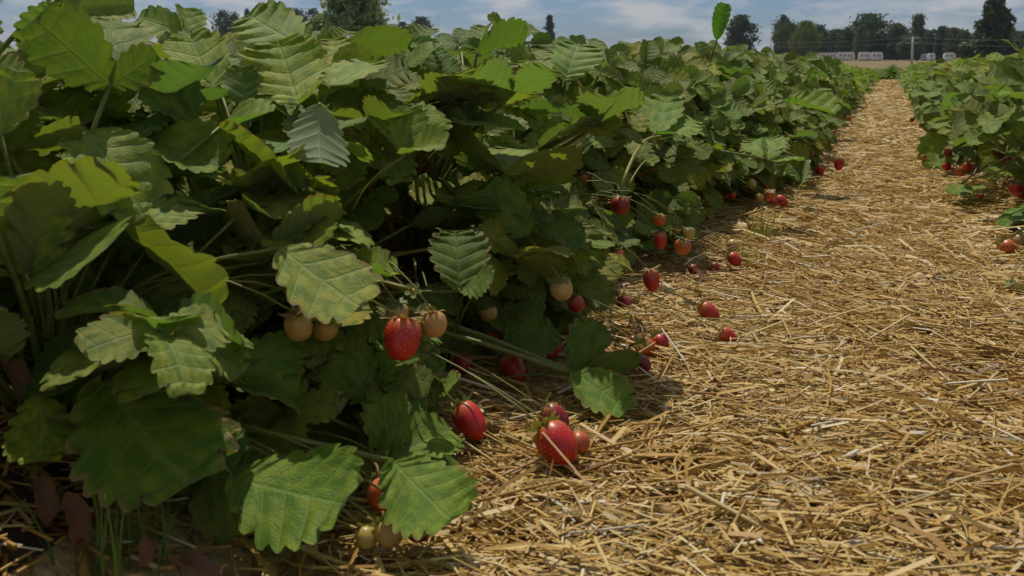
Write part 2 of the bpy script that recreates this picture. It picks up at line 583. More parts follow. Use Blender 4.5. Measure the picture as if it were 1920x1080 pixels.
def add_straw(p, ang, pit, L, me):
    o = bpy.data.objects.new('straw', me); COL.objects.link(o); o.parent = path
    o.location = p; o.rotation_euler = (random.uniform(-0.4, 0.4), -pit, ang); o.scale = (L, L, L)
    return o

for (px, py, ang_px, lpx, w) in [(1075, 965, 35, 150, 6), (1052, 950, 50, 90, 12), (1650, 482, 88, 34, 6), (1510, 498, 18, 70, 6), (1230, 720, 62, 130, 5),
                                 (1290, 850, -58, 70, 0), (1560, 660, -30, 60, 12), (1420, 690, 70, 70, 3), (1700, 330, -2, 60, 6), (1180, 880, 60, 120, 1),
                                 (1480, 950, 12, 120, 3), (1330, 1000, -20, 110, 5), (1060, 800, 85, 90, 2), (1120, 820, -52, 110, 8), (1640, 1000, 80, 90, 6),
                                 (1760, 980, -50, 80, 5), (1560, 800, 4, 120, 1), (1420, 570, 65, 60, 2)]:
    d = ground_depth(px, py, 0.03)
    p = at(px, py, d)
    a0 = R(ang_px)
    q = at(px + 30 * math.cos(a0), py + 30 * math.sin(a0), ground_depth(px + 30 * math.cos(a0), py + 30 * math.sin(a0), 0.03))
    dv = q - p
    q1 = at(px + lpx / 2 * math.cos(a0), py + lpx / 2 * math.sin(a0), ground_depth(px + lpx / 2 * math.cos(a0), py + lpx / 2 * math.sin(a0), 0.03))
    L = min(0.2, max(0.05, 2 * (q1 - p).length))
    add_straw(p, math.atan2(dv.y, dv.x), random.uniform(0, 0.12), L, straw_meshes[w % 14])
for k in range(282):
    for _ in range(50):
        y = 0.75 + 2.2 * random.random() ** 1.3
        x = random.uniform(-0.5, 0.5)
        pr = project((x, y, 0.02))
        if pr and -50 < pr[0] < 1990 and 150 < pr[1] < 1130: break
    pit = random.gauss(0.04, 0.12)
    L = random.uniform(0.05, 0.13)
    a = random.gauss(0, 0.6) if random.random() < 0.55 else random.uniform(0, math.pi)
    add_straw((x, y, gz(x, y) + 0.028 + abs(math.sin(pit)) * L * 0.4), a, pit, L, straw_meshes[k % 14])

# ------------------------------------------------------------------ leaf shapes
def leaflet_arrays(seed, N=9, spt=4, ts=(0.3, 0.6, 0.85, 1.0), fold=0.3, bend=0.2, wid=0.47, tooth=0.11, pleat=0.016, wave=0.02):
    r = np.random.default_rng(seed)
    rows = N * spt + 1
    cols = [-t for t in ts[::-1]] + [0.0] + list(ts)
    nc = len(cols)
    ph1, ph2 = r.random(2) * 6.28
    asym = r.normal(0, 0.05)
    tj = r.uniform(0.55, 1.35, (2, N + 2)); vj = r.normal(0, 0.012, 2)
    V = np.zeros((rows, nc, 3)); UV = np.zeros((rows, nc, 2))
    for i in range(rows):
        v = i / (rows - 1)
        Y = 0.5 - 0.5 * math.cos(math.pi * v)
        sn = max(1e-4, math.sin(math.pi * v))
        W = wid * sn ** (0.95 - 0.42 * Y) * (0.66 + 0.50 * Y) + 0.006
        m = Y ** 2.0
        p = (N * v) % 1.0
        pw_ = p ** 1.35
        tb = abs(math.sin(math.pi * pw_)) ** 0.7
        amp = tooth * min(1.0, max(0.0, (v - 0.12) / 0.2)) * (1 if v < 0.97 else 0.6)
        for j, t in enumerate(cols):
            s = 1 if t >= 0 else -1
            a = abs(t)
            k = 1 + amp * tj[0 if s > 0 else 1, int(N * v)] * (tb - 0.6)
            ex = W * k * s * (1 + asym * s)
            ey = 0.5 + (Y - 0.5) * k
            x = ex * a
            y = m + (ey - m) * a ** 0.92
            z = -pleat * math.cos(2 * math.pi * (pw_ - 0.5)) * a ** 0.6 * (1 - 0.25 * a) * min(1, v * 5) * min(1, (1 - v) * 6)
            z += fold * (math.sqrt(x * x + 0.0030) - 0.055) * (1 - 0.35 * y) + 0.25 * fold * abs(x) ** 2
            z += -bend * y * y
            z += wave * math.sin(5.5 * y + ph1) * a * a * s + wave * 0.8 * math.sin(8 * y + ph2) * a ** 2
            V[i, j] = (x, y, z)
            UV[i, j] = (t, N * v)
    idx = np.arange(rows * nc).reshape(rows, nc)
    Q = np.stack([idx[:-1, :-1], idx[:-1, 1:], idx[1:, 1:], idx[1:, :-1]], -1).reshape(-1, 4)
    return V.reshape(-1, 3), Q, UV.reshape(-1, 2)

leaflet_mesh = []
for k in range(18):
    leaflet_mesh.append(mesh_np('leaflet', *leaflet_arrays(100 + k, N=7 + k % 3, fold=[0.10, 0.3, 0.5, 0.22, 0.75, 0.05][k % 6],
                                                           bend=[0.10, 0.28, -0.08, 0.20, 0.02, 0.38][(k * 5 + k // 6) % 6],
                                                           wid=0.39 + 0.04 * (k % 3), tooth=0.15 + 0.02 * (k % 2), wave=0.015 + 0.012 * (k % 4), pleat=0.010 + 0.004 * (k % 3)), mat=M['leaf']))
leaflet_mesh.append(mesh_np('leaflet', *leaflet_arrays(140, N=9, fold=0.9, bend=0.05, wid=0.23, pleat=0.012), mat=M['leaf']))
NARROW = leaflet_mesh.pop()
FLAT = [0, 5, 6, 11, 12, 17, 3, 9]
FOLD = [4, 10, 16, 2, 8, 14]
dead_mesh = [mesh_np('withered_leaflet', *leaflet_arrays(300 + k, fold=0.9, bend=0.6, wave=0.20, pleat=0.03, wid=0.30), mat=M['dead']) for k in range(3)]

# curved stalks of unit length from the origin to (1, 0, 0)
stalk_mesh = []
for k in range(6):
    bow = [0.05, 0.10, 0.14, 0.02, 0.08, 0.18][k]
    pts = [Vector((t, 0, bow * math.sin(math.pi * t) * (1.2 - 0.4 * t))) for t in [i / 7 for i in range(8)]]
    stalk_mesh.append(MB().tube(pts, [0.0105 - 0.0035 * i / 7 for i in range(8)], 6).mesh('leaf_stalk', M['stalk'], True))

def frame(origin, ydir, znear, s=1.0):
    """matrix with +Y along ydir and +Z as close as may be to znear"""
    yv = ydir.normalized()
    zv = znear - yv * znear.dot(yv)
    if zv.length < 1e-5: zv = yv.orthogonal()
    zv.normalize()
    xv = yv.cross(zv)
    m = Matrix((xv, yv, zv)).transposed().to_4x4()
    m = m @ Matrix.Scale(s, 4)
    m.translation = origin
    return m

def put(name, me, M_world, parent, pw, color=None):
    o = bpy.data.objects.new(name, me)
    COL.objects.link(o)
    o.parent = parent
    o.matrix_basis = pw.inverted() @ M_world
    if color: o.color = (*color, 1)
    return o

def stalk_matrix(a, b, up=Vector((0, 0, 1))):
    d = b - a
    L = d.length
    xv = d.normalized()
    zv = up - xv * up.dot(xv)
    if zv.length < 1e-4: zv = xv.orthogonal()
    zv.normalize()
    yv = zv.cross(xv)
    m = Matrix((xv, yv, zv)).transposed().to_4x4() @ Matrix.Scale(L, 4)
    m.translation = a
    return m

def leaf_tint():
    k = random.random()
    b = random.uniform(0.75, 1.2)
    if k < 0.17: return (1.5 * b, 1.2 * b, 0.75 * b)         # yellowing
    if k < 0.22: return (1.25 * b, 1.25 * b, 1.5 * b)          # greyish
    return (random.uniform(0.85, 1.15) * b, b, random.uniform(0.8, 1.3) * b)

def stalk_tint():
    return (1.5, 0.62, 0.7) if random.random() < 0.14 else (random.uniform(0.8, 1.1), 1.0, 0.9)

# ------------------------------------------------------------------ berries and leaves read from the photograph
# kind: r ripe, d dark ripe, o orange, h half ripe, u unripe, s small unripe
BERRIES = [
    (753, 635, 74, 'r', .040), (745, 587, 45, 'u', .026), (813, 608, 50, 'h', .028), (797, 582, 27, 's', .016), (560, 613, 54, 'h', .028), (610, 617, 46, 'h', .025),
    (1053, 542, 44, 'u', .031), (1080, 570, 32, 'r', .024), (1222, 525, 34, 'r', .028), (1163, 385, 36, 'd', .034), (1236, 412, 24, 'o', .024), (1238, 450, 27, 'r', .027),
    (1280, 462, 32, 'o', .030), (1292, 438, 22, 'h', .022), (1374, 460, 23, 'h', .027), (1377, 486, 26, 'r', .030), (1330, 586, 34, 'r', .034), (1365, 630, 30, 'r', .030),
    (1210, 651, 38, 'o', .032), (1238, 642, 31, 'r', .028), (1206, 682, 30, 'd', .028), (1188, 640, 22, 'd', .020), (1027, 648, 48, 'r', .038), (963, 690, 48, 'r', .036),
    (928, 645, 44, 'r', .036), (868, 682, 40, 'd', .034), (882, 790, 60, 'r', .042), (1045, 832, 78, 'r', .048), (1040, 785, 54, 'd', .036), (1085, 830, 42, 'o', .030),
    (718, 926, 60, 'o', .034), (730, 1000, 54, 'h', .030), (688, 1008, 42, 'h', .026), (785, 985, 60, 'd', .036), (540, 958, 74, 'r', .042), (783, 306, 46, 'd', .040),
    (803, 482, 24, 'd', .022), (1094, 333, 24, 'o', .026), (1172, 570, 30, 'd', .028), (1443, 366, 20, 'o', .030), (1424, 372, 17, 'h', .026), (1466, 377, 20, 'r', .032),
    (1450, 380, 17, 'd', .028), (1537, 320, 17, 'r', .034), (1573, 307, 20, 'r', .036), (1592, 222, 10, 'o', .030), (1365, 371, 15, 'o', .024), (915, 585, 36, 'h', .026),
    (1300, 505, 18, 'd', .022), (1340, 500, 17, 'd', .022), (1268, 430, 18, 'h', .020), (1200, 350, 16, 'o', .022), (1410, 425, 15, 'd', .022),
    (1775, 300, 12, 'r', .026), (1800, 322, 19, 'o', .030), (1813, 312, 17, 'r', .028), (1742, 268, 9, 'r', .026), (1895, 296, 17, 'r', .028), (1905, 352, 25, 'r', .034),
    (1916, 364, 20, 'r', .030), (1888, 350, 16, 'o', .026), (1890, 464, 30, 'o', .034), (1912, 452, 26, 'h', .030), (1905, 536, 26, 'u', .030),
]
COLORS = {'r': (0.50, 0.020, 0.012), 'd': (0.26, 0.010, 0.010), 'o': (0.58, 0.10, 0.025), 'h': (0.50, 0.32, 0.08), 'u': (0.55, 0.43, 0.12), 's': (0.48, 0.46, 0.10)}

UPV = Vector((0, 0, 1))
# hero leaflets: base pixel, tip pixel, depths, facing (up / cam / away / sun), mesh pool, tint with shade and backlight mixed in, width is the mesh's own
# each row of one leaf group: (stalk foot pixel or None, [leaflets])
HERO = [
    # near left edge, big cupped leaf
    [(62, 515, .86, 28, 305, .84, 'cam', 'flat', (1.3, 1.25, 1.3)), (62, 515, .86, 238, 470, .80, 'camup', 'flat', (1.05, 1.1, 1.2)), (62, 515, .86, 195, 285, .90, 'away', 'fold', (1.5, 1.15, .6))],
    [(235, 425, .88, 450, 560, .90, 'away', 'flat', (1.4, 1.0, .55)), (250, 440, .9, 365, 345, .95, 'up', 'flat', (1.3, 1.3, 1.5)), (240, 430, .9, 160, 380, 1.0, 'up', 'flat', (1.0, 1.0, 1.0))],
    [(500, 490, .95, 440, 375, .97, 'away', 'flat', (1.7, 1.0, .5)), (500, 490, .95, 560, 385, 1.0, 'camup', 'fold', (1.1, 1.1, 1.0)), (500, 480, .95, 645, 385, 1.0, 'away', 'fold', (1.3, 1.2, .6)),],
    [(525, 465, .92, 692, 600, .88, 'camup', 'flat', (1.45, 1.35, 1.5)), (560, 440, .96, 700, 430, 1.0, 'up', 'flat', (1.35, 1.35, 1.4))],
    [(352, 250, 1.05, 318, 122, 1.05, 'cam', 'flat', (.7, .85, .8)), (365, 245, 1.05, 250, 165, 1.0, 'camup', 'fold', (.8, .9, .8)), (400, 250, 1.05, 525, 200, 1.05, 'up', 'fold', (1.0, 1.15, .8))],
    [(207, 160, .98, 55, 20, .92, 'cam', 'flat', (.95, 1.0, .7)), (207, 160, .98, 205, 10, 1.05, 'camup', 'flat', (1.0, 1.0, .7)), (207, 160, .98, 305, 95, 1.0, 'cam', 'flat', (.95, 1.0, .7))],
    [(455, 200, 1.12, 455, 115, 1.14, 'cam', 'flat', (.7, .85, .8)), (400, 165, 1.15, 350, 50, 1.2, 'camup', 'flat', (1.4, 1.4, 1.0)), (560, 195, 1.12, 520, 75, 1.2, 'camup', 'flat', (1.5, 1.45, .9))],
    [(412, 240, 1.0, 592, 335, .98, 'away', 'flat', (1.35, 1.1, .5)), (275, 265, 1.0, 430, 330, .98, 'camup', 'fold', (1.0, 1.0, .7)), (600, 195, 1.02, 588, 330, 1.0, 'away', 'fold', (1.9, 1.7, 2.0))],
    [(30, 290, .9, 170, 235, .92, 'away', 'flat', (1.3, 1.0, .6)), (0, 250, .85, 40, 125, .88, 'camup', 'flat', (1.3, 1.3, 1.2)), (150, 250, .95, 290, 350, .9, 'up', 'fold', (1.35, 1.4, 1.6))],
    [(760, 290, 1.15, 770, 190, 1.18, 'camup', 'flat', (1.25, 1.3, 1.3)), (760, 288, 1.15, 700, 210, 1.18, 'up', 'fold', (1.1, 1.15, 1.0)), (762, 290, 1.15, 830, 250, 1.1, 'camup', 'fold', (1.2, 1.2, 1.0))],
    [(950, 325, 1.3, 1000, 225, 1.45, 'up', 'flat', (1.35, 1.35, 1.4)), (950, 325, 1.3, 1108, 305, 1.3, 'away', 'flat', (1.35, 1.1, .5)), (945, 325, 1.3, 825, 235, 1.35, 'away', 'flat', (1.1, .95, .5))],
    [(820, 155, 1.6, 815, 80, 1.62, 'cam', 'flat', (.6, .75, .7)), (1060, 152, 1.9, 1088, 55, 1.95, 'cam', 'flat', (1.1, 1.25, 1.1)), (1040, 150, 1.9, 985, 90, 2.0, 'camup', 'flat', (1.2, 1.2, 1.0))],
    [(895, 98, 1.75, 995, 66, 1.8, 'away', 'fold', (.8, .85, .6)), (655, 85, 1.5, 768, 60, 1.55, 'away', 'flat', (.85, .8, .55)), (575, 90, 1.4, 455, 30, 1.45, 'camup', 'flat', (1.3, 1.35, 1.6))],
    [(862, 545, 1.12, 855, 410, 1.15, 'cam', 'flat', (.7, .8, .8)), (865, 545, 1.12, 935, 520, 1.1, 'camup', 'flat', (.75, .85, .8)), (990, 440, 1.25, 905, 345, 1.3, 'cam', 'flat', (.7, .85, .7))],
    [(735, 862, .93, 715, 725, .95, 'cam', 'flat', (.85, .95, .75)), (737, 862, .93, 852, 775, .96, 'camup', 'fold', (.9, 1.05, .7)), (737, 865, .84, 862, 1000, .78, 'camup', 'flat', (.9, 1.1, .7)), (737, 862, .94, 872, 830, 1.0, 'cam', 'flat', (.6, .7, .6))],
    [(705, 745, .98, 600, 640, .97, 'cam', 'flat', (.7, .9, .7)), (705, 745, .98, 700, 650, 1.0, 'cam', 'fold', (.7, .9, .7)), (705, 745, .98, 815, 765, 1.0, 'camup', 'flat', (.7, .95, .7))],
    [(430, 710, .88, 575, 640, .92, 'camup', 'flat', (.65, .85, .7)), (430, 715, .88, 600, 735, .92, 'camup', 'fold', (.8, 1.0, .7))],
    [(440, 895, .82, 675, 965, .78, 'camup', 'flat', (.8, 1.0, .6)), (440, 895, .82, 390, 800, .86, 'cam', 'flat', (.6, .8, .6))],
    [(190, 715, .80, 370, 950, .74, 'camup', 'flat', (.7, .85, .6)), (80, 745, .80, 75, 885, .76, 'camup', 'flat', (1.2, 1.2, .8)), (190, 700, .82, 20, 690, .84, 'cam', 'flat', (.5, .7, .6))],
    [(1075, 700, 1.18, 1185, 758, 1.12, 'camup', 'flat', (.9, 1.1, .8)), (1080, 700, 1.18, 1195, 650, 1.2, 'away', 'flat', (1.0, .95, .6)), (1075, 700, 1.18, 1120, 590, 1.2, 'cam', 'flat', (.6, .75, .6))],
    [(960, 660, 1.2, 1040, 600, 1.2, 'cam', 'flat', (.5, .65, .5)), (960, 660, 1.2, 985, 590, 1.22, 'cam', 'flat', (.5, .65, .5))],
    [(1472, 190, 3.0, 1578, 215, 2.9, 'up', 'fold', (1.15, 1.3, .8)), (1510, 300, 2.7, 1515, 352, 2.65, 'away', 'flat', (1.9, 1.8, 2.1))],
    [(1344, 74, 2.9, 1361, -2, 2.9, 'cam', 'narrow', (.8, 1.35, .7))],
    [(1100, 470, 1.3, 1165, 510, 1.25, 'away', 'flat', (1.1, 1.0, .6)), (1100, 470, 1.3, 1050, 440, 1.35, 'up', 'flat', (1.1, 1.1, .9))],
    [(600, 270, 1.05, 690, 265, 1.1, 'up', 'fold', (1.4, 1.4, 1.0)), (620, 160, 1.2, 700, 110, 1.3, 'up', 'flat', (1.35, 1.4, 1.5)), (620, 165, 1.2, 590, 110, 1.3, 'away', 'fold', (1.1, 1.0, .6))],
    [(1230, 250, 2.0, 1310, 230, 2.05, 'up', 'flat', (1.1, 1.3, .9)), (1230, 250, 2.0, 1250, 180, 2.1, 'camup', 'flat', (1.1, 1.3, .9))],
    [(1440, 300, 2.3, 1480, 260, 2.4, 'cam', 'fold', (1.0, 1.15, .9)), (1440, 300, 2.3, 1420, 235, 2.4, 'camup', 'flat', (1.0, 1.2, .8))],
]
HERO_RIGHT = [
    [(1790, 258, 3.6, 1745, 305, 3.5, 'up', 'fold', (1.0, 1.1, .9)), (1840, 280, 3.3, 1885, 330, 3.2, 'up', 'flat', (1.3, 1.2, 1.3)), (1920, 330, 3.0, 1860, 300, 3.0, 'up', 'flat', (1.0, 1.1, .9))],
    [(1925, 378, 2.7, 1852, 420, 2.6, 'away', 'flat', (.9, 1.1, .8)), (1935, 385, 2.7, 1900, 425, 2.6, 'up', 'flat', (.9, 1.15, 1.0))],
    [(1800, 345, 3.2, 1850, 360, 3.1, 'up', 'flat', (1.1, 1.15, .8)), (1800, 345, 3.2, 1795, 368, 3.1, 'up', 'flat', (1.0, 1.1, .8))],
]

rb = random.Random(11)
def fruit_clusters(n, side):
    out = []
    for _ in range(n):
        y = 1.15 + 4.2 * rb.random() ** 1.2 if side == 'L' else 2.6 + 3.4 * rb.random()
        sh = 0.17 * min(1, max(0, (y - 1.8) / 1.8))
        x = (-0.50 + sh + rb.uniform(-0.06, 0.05)) if side == 'L' else 0.26 + rb.uniform(-0.05, 0.08)
        for k in range(rb.choice((2, 3, 3, 4, 5))):
            p = Vector((x + rb.gauss(0, .030), y + rb.gauss(0, .035), 0))
            sz = rb.choice((.016, .02, .024, .028, .03))
            p.z = gz(p.x, p.y) + 0.03 + sz * 0.5 + rb.random() * 0.06
            pr = project(p)
            if pr and 0 < pr[0] < 1930: out.append((p, sz, rb.choice('rrrddoohhu'), pr[0], pr[1], pr[2]))
    return out
berry_pts = []
for (px, py, dpx, kind, size) in BERRIES:
    r0 = size * 0.5
    dep = FPX * size / dpx
    g = ground_depth(px, py, r0 * 0.9 + 0.028)
    d = min(dep, g)
    if d < dep * 0.999: pass
    berry_pts.append((at(px, py, d), dpx * d / FPX, kind, px, py, d))

keep_clear = [(p, s * 0.5 + 0.014) for (p, s, *_r) in berry_pts]
for grp in HERO + HERO_RIGHT:
    for h in grp:
        a, b = at(h[0], h[1], h[2]), at(h[3], h[4], h[5])
        keep_clear += [(a * 0.6 + b * 0.4, 0.025), (a * 0.25 + b * 0.75, 0.022)]
keep_clear += [(at(px, py, 1.15), 0.05) for px, py in ((720, 340), (800, 400), (740, 420), (690, 370))]

KC = [(np.array(p - CAM), (p - CAM).length, r) for p, r in keep_clear]
KD = np.array([k[0] / k[1] for k in KC]); KL = np.array([k[1] for k in KC]); KR = np.array([k[2] for k in KC])

# where the photo shows straw and not leaves: furthest right the row's foliage may reach at each height of the frame
EDGE = [(100, 1660), (150, 1642), (230, 1590), (300, 1560), (360, 1500), (420, 1400), (470, 1330), (540, 1250), (620, 1150), (700, 1020), (780, 930), (850, 870), (960, 830), (1080, 700), (1400, 500)]
EDGE_R = [(100, 1684), (150, 1690), (230, 1712), (290, 1745), (360, 1800), (430, 1870), (520, 1960), (1400, 2400)]

def edge_x(E, py):
    if py <= E[0][0]: return E[0][1]
    for (a, xa), (b, xb) in zip(E, E[1:]):
        if py <= b: return lerp(xa, xb, (py - a) / (b - a))
    return E[-1][1]

def blocked(c, rad=0.03, side='L'):
    """would a leaf at c stand in the way of a berry or leaf read from the photo, lie over the path or crowd the lens"""
    v = np.array(c - CAM)
    L = np.linalg.norm(v)
    if L < 0.78: return True
    along = KD @ v
    dist = np.linalg.norm(v[None] - KD * along[:, None], axis=1)
    m = (along < KL - 0.01) & (along > 0.05) & (dist < KR * along / KL + rad)
    if m.any(): return True
    pr = project(c)
    if pr and -200 < pr[0] < 2100 and pr[1] < 1300:
        if side == 'L' and c.x > -0.62 and pr[0] > edge_x(EDGE, pr[1]) - rad * FPX / pr[2]: return True
        if side == 'R' and c.x < 0.5 and pr[0] < edge_x(EDGE_R, pr[1]) + rad * FPX / pr[2]: return True
    return False

# ------------------------------------------------------------------ plants
def leaf_spec(i, n, height, reach):
    """one leaf of a plant: tip offset from the crown, blade normal, heading"""
    az = i * 2.39996 + random.uniform(-0.35, 0.35)
    q = (i + 0.5) / n
    e = R(8) + R(79) * q ** 0.75
    L = lerp(height, reach, q ** 1.3) * random.uniform(0.82, 1.10)
    rad = Vector((math.cos(az), math.sin(az), 0))
    tip = rad * (L * math.sin(e)) + UPV * (L * math.cos(e) + 0.02)
    nor = (UPV * 1.0 + rad * (0.15 + 0.45 * q) + Vector((0.30, -0.42, 0.1)) + Vector((random.gauss(0, .38), random.gauss(0, .38), random.gauss(0, .15)))).normalized()
    head = (rad + Vector((random.gauss(0, .5), random.gauss(0, .5), random.gauss(0, .25)))).normalized()
    head = (head - nor * head.dot(nor)).normalized()
    size = lerp(0.078, 0.058, q) * random.uniform(0.85, 1.15)
    return tip, nor, head, size

def leaflet_frames(tip, nor, head, size):
    out = []
    for s, ang in ((0, 0), (1, R(random.uniform(62, 88))), (-1, R(random.uniform(62, 88)))):
        q = Quaternion(nor, s * ang + random.gauss(0, 0.06))
        yv = q @ head
        yv = (yv + nor * random.uniform(-0.25, 0.38)).normalized()
        zz = (nor + Vector((random.gauss(0, .14), random.gauss(0, .14), random.gauss(0, .14)))).normalized()
        base = tip + yv * (0.10 * size if s == 0 else 0.02 * size)
        out.append((base, yv, zz, size * (1.0 if s == 0 else 0.93) * random.uniform(0.92, 1.06)))
    return out

def crown_obj(parent):
    return None

def near_plant(x, y, label, group=None, n=28, height=0.40, reach=0.27, side='L', cap=0.5):
    loc = Vector((x, y, gz(x, y)))
    root = empty('strawberry_plant', loc, label, 'strawberry plant', group)
    pw = Matrix.Translation(loc)
    for i in range(n):
        tip, nor, head, size = leaf_spec(i, n, height, reach)
        tw = loc + tip
        tw.z = min(tw.z, cap - 0.05 * random.random() ** 2)
        if blocked(tw + head * size * 0.5, 0.035, side): continue
        tw.z = max(tw.z, gz(tw.x, tw.y) + 0.04)
        foot = loc + Vector((tip.x, tip.y, 0)) * 0.08
        if ((foot + tw) / 2 - CAM).length < 0.86: continue
        add_leaf(root, pw, foot, tw, leaflet_frames(tw, nor, head, size))
    return root, pw

def add_leaf(root, pw, foot, tw, frames, tints=None, meshes=None):
    sm = stalk_matrix(foot, tw)
    st = put('leaf_stalk', random.choice(stalk_mesh), sm, root, pw, (0.85, 0.95, 0.8) if tints else stalk_tint())
    c0 = leaf_tint()
    for j, (b, yv, zz, s) in enumerate(frames):
        c = tints[j] if tints else tuple(k * random.uniform(0.93, 1.07) for k in c0)
        me = meshes[j] if meshes else random.choice(leaflet_mesh)
        put('leaflet', me, frame(b, yv, zz, s), st, sm, c)
    return st, sm

# whole leaves and whole plants for the distance
def merge(list_of):
    off = 0; A, B, C = [], [], []
    for v, q, u in list_of:
        A.append(v); B.append(q + off); C.append(u); off += len(v)
    return np.concatenate(A), np.concatenate(B), np.concatenate(C)

def xf(arr, m):
    v, q, u = arr
    mm = np.array(m)
    return v @ mm[:3, :3].T + mm[:3, 3], q, u

def tube_arr(pts, r, k=4):
    mb = MB().tube(pts, r, k, cap=False)
    v = np.array([tuple(p) for p in mb.V]); q = np.array(mb.F)
    return v, q, np.tile([0.3, 0.25], (len(v), 1))

low = [leaflet_arrays(500 + k, N=7, spt=4, ts=(0.4, 0.8, 1.0), fold=[.1, .35, .6, .2][k % 4], bend=[.1, .3, -.05, .2][(k // 2) % 4], pleat=0.02, wave=0.03) for k in range(8)]
tiny = [leaflet_arrays(600 + k, N=4, spt=2, ts=(1.0,), fold=[.1, .4, .6][k % 3], bend=[.1, .3][k % 2], pleat=0.02, wave=0.03, tooth=0.16) for k in range(6)]

# leaf at the end of its stalk: blade near the origin, normal +Z, heading +Y, unit size 0.09
leaf_mesh = []
for k in range(12):
    fr = leaflet_frames(Vector((0, 0, 0)), UPV, Vector((0, 1, 0)), 0.09)
    bits = [xf(random.choice(low), frame(b, yv, zz, s)) for b, yv, zz, s in fr]
    leaf_mesh.append(mesh_np('leaf', *merge(bits), mat=M['leaf']))

def mid_plant(x, y, label, group, n=44, height=0.38, reach=0.27, side='L'):
    loc = Vector((x, y, gz(x, y)))
    root = empty('strawberry_plant', loc, label, 'strawberry plant', group)
    pw = Matrix.Translation(loc)
    stems = MB()
    for i in range(n):
        tip, nor, head, size = leaf_spec(i, n, height, reach)
        tw = loc + tip
        if blocked(tw + head * size * 0.5, 0.03, side): continue
        tw.z = max(tw.z, gz(tw.x, tw.y) + 0.04)
        put('leaf', random.choice(leaf_mesh), frame(tw, head, nor, 0.88 * size / 0.09), root, pw, leaf_tint())
        a, b = Vector((tip.x, tip.y, 0)) * 0.08, tw - loc
        stems.tube([a, (a + b) * 0.5 + UPV * 0.02, b], 0.0022, 4, cap=False)
    if stems.V:
        so = stems.build('leaf_stalks', M['stalk'], root, True); so['kind'] = 'stuff'
    return root, pw

foliage_mesh = []
for k in range(8):
    bits = []
    n = 34
    for i in range(n):
        tip, nor, head, size = leaf_spec(i, n, 0.36, 0.27)
        for b, yv, zz, s in leaflet_frames(tip, nor, head, size * 1.05):
            bits.append(xf(random.choice(tiny), frame(b, yv, zz, s)))
        bits.append(tube_arr([Vector((0, 0, 0)), tip], 0.002, 3))
    foliage_mesh.append(mesh_np('foliage', *merge(bits), mat=M['leaf']))

def far_plant(x, y, label, group, s=1.0):
    loc = Vector((x, y, gz(x, y)))
    root = empty('strawberry_plant', loc, label, 'strawberry plant', group)
    o = new_obj('foliage', random.choice(foliage_mesh), root)
    o.rotation_euler = (random.gauss(0, .05), random.gauss(0, .05), random.uniform(0, 6.28))
    s = s * random.uniform(0.9, 1.1)
    o.scale = (max(s, 0.92), max(s, 0.92), s)
    o.color = (*leaf_tint(), 1)
    o['kind'] = 'stuff'
    return root

# front line of the left row, nearest the straw
FRONT_LABELS = [
    'strawberry plant at the extreme left edge, only a few leaves reaching into the frame',
    'nearest strawberry plant at lower left, big cupped leaves and berries hanging low',
    'strawberry plant bearing pale unripe berries and the big red berries resting on near straw',
    'strawberry plant with the lone round pale yellow berry and red berries along the straw',
    'strawberry plant with small orange and red berries bunched by dark fine grass',
    'strawberry plant behind the stacked pink and red berries at the straw edge',
    'strawberry plant between the stacked pink and red berries and the far orange bunch',
    'strawberry plant with the far bunch of red and orange berries by the straw',
    'strawberry plant just beyond the far orange berry bunch, without berries showing',
    'strawberry plant whose single ripe berry lies out on the straw far along the row',
    'strawberry plant with a pale upturned leaf underside and one red berry beside it',
    'strawberry plant next beyond the pale upturned leaf underside',
]
near_roots = []
front_y = []
y = 0.32
k = 0
while y < 4.0:
    xj = lerp(-0.74, -0.54, min(1, max(0, (y - 1.8) / 1.8))) + random.uniform(-0.04, 0.03)
    r_ = near_plant(xj, y, FRONT_LABELS[min(k, 11)], 'strawberry plants in the front line of the left row', n=66, height=0.335 + random.uniform(-0.02, 0.02), reach=0.26, cap=0.46 if y < 1 else lerp(0.455, 0.50, min(1, (y - 1) / 1.5)))
    near_roots.append(r_); front_y.append(y)
    k += 1
    y += 0.335
y = 0.42
while y < 4.2:
    near_roots.append(near_plant(lerp(-1.08, -0.92, min(1, max(0, (y - 1.8) / 1.8))) + random.uniform(-0.05, 0.05), y, 'leafy strawberry plant in the rear line of the left row, hidden behind the front plants',
                                 'strawberry plants in the rear line of the left row', n=58, height=(0.40 if y < 1.1 else 0.365) + random.uniform(-0.02, 0.02), reach=0.28, cap=0.52 if y < 1.1 else lerp(0.465, 0.53, min(1, (y - 1.1) / 1.2))))
    y += 0.36
y = 0.2
while y < 2.4:
    near_roots.append(near_plant(-1.40 + random.uniform(-0.05, 0.05), y, 'strawberry plant at the far edge of the left row, only top leaves showing',
                                 'strawberry plants at the far edge of the left row', n=46, height=0.42 if y < 1.35 else 0.35, reach=0.28, cap=0.55 if y < 1.35 else 0.475))
    y += 0.40
for li, (x0, ya, yb) in enumerate(((-0.53, 4.05, 8.2), (-0.90, 4.3, 8.2))):
    y = ya
    while y < yb:
        near_roots.append(mid_plant(x0 + random.uniform(-0.05, 0.05), y, 'strawberry plant midway down the left row, its leaves merging with its neighbours',
                                    'strawberry plants midway down the left row', height=lerp(0.39, 0.32, (y - 4) / 4) + random.uniform(-0.03, 0.03), reach=0.28))
        y += 0.34
for x0 in (0.46, 0.82):
    y = 2.3
    while y < 7.2:
        near_roots.append(mid_plant(x0 + random.uniform(-0.05, 0.05), y, 'strawberry plant in the nearer part of the right row beside the straw path',
                                    'strawberry plants in the nearer part of the right row', height=lerp(0.36, 0.30, (y - 2.3) / 5) + random.uniform(-0.03, 0.03), reach=0.28, side='R'))
        y += 0.34
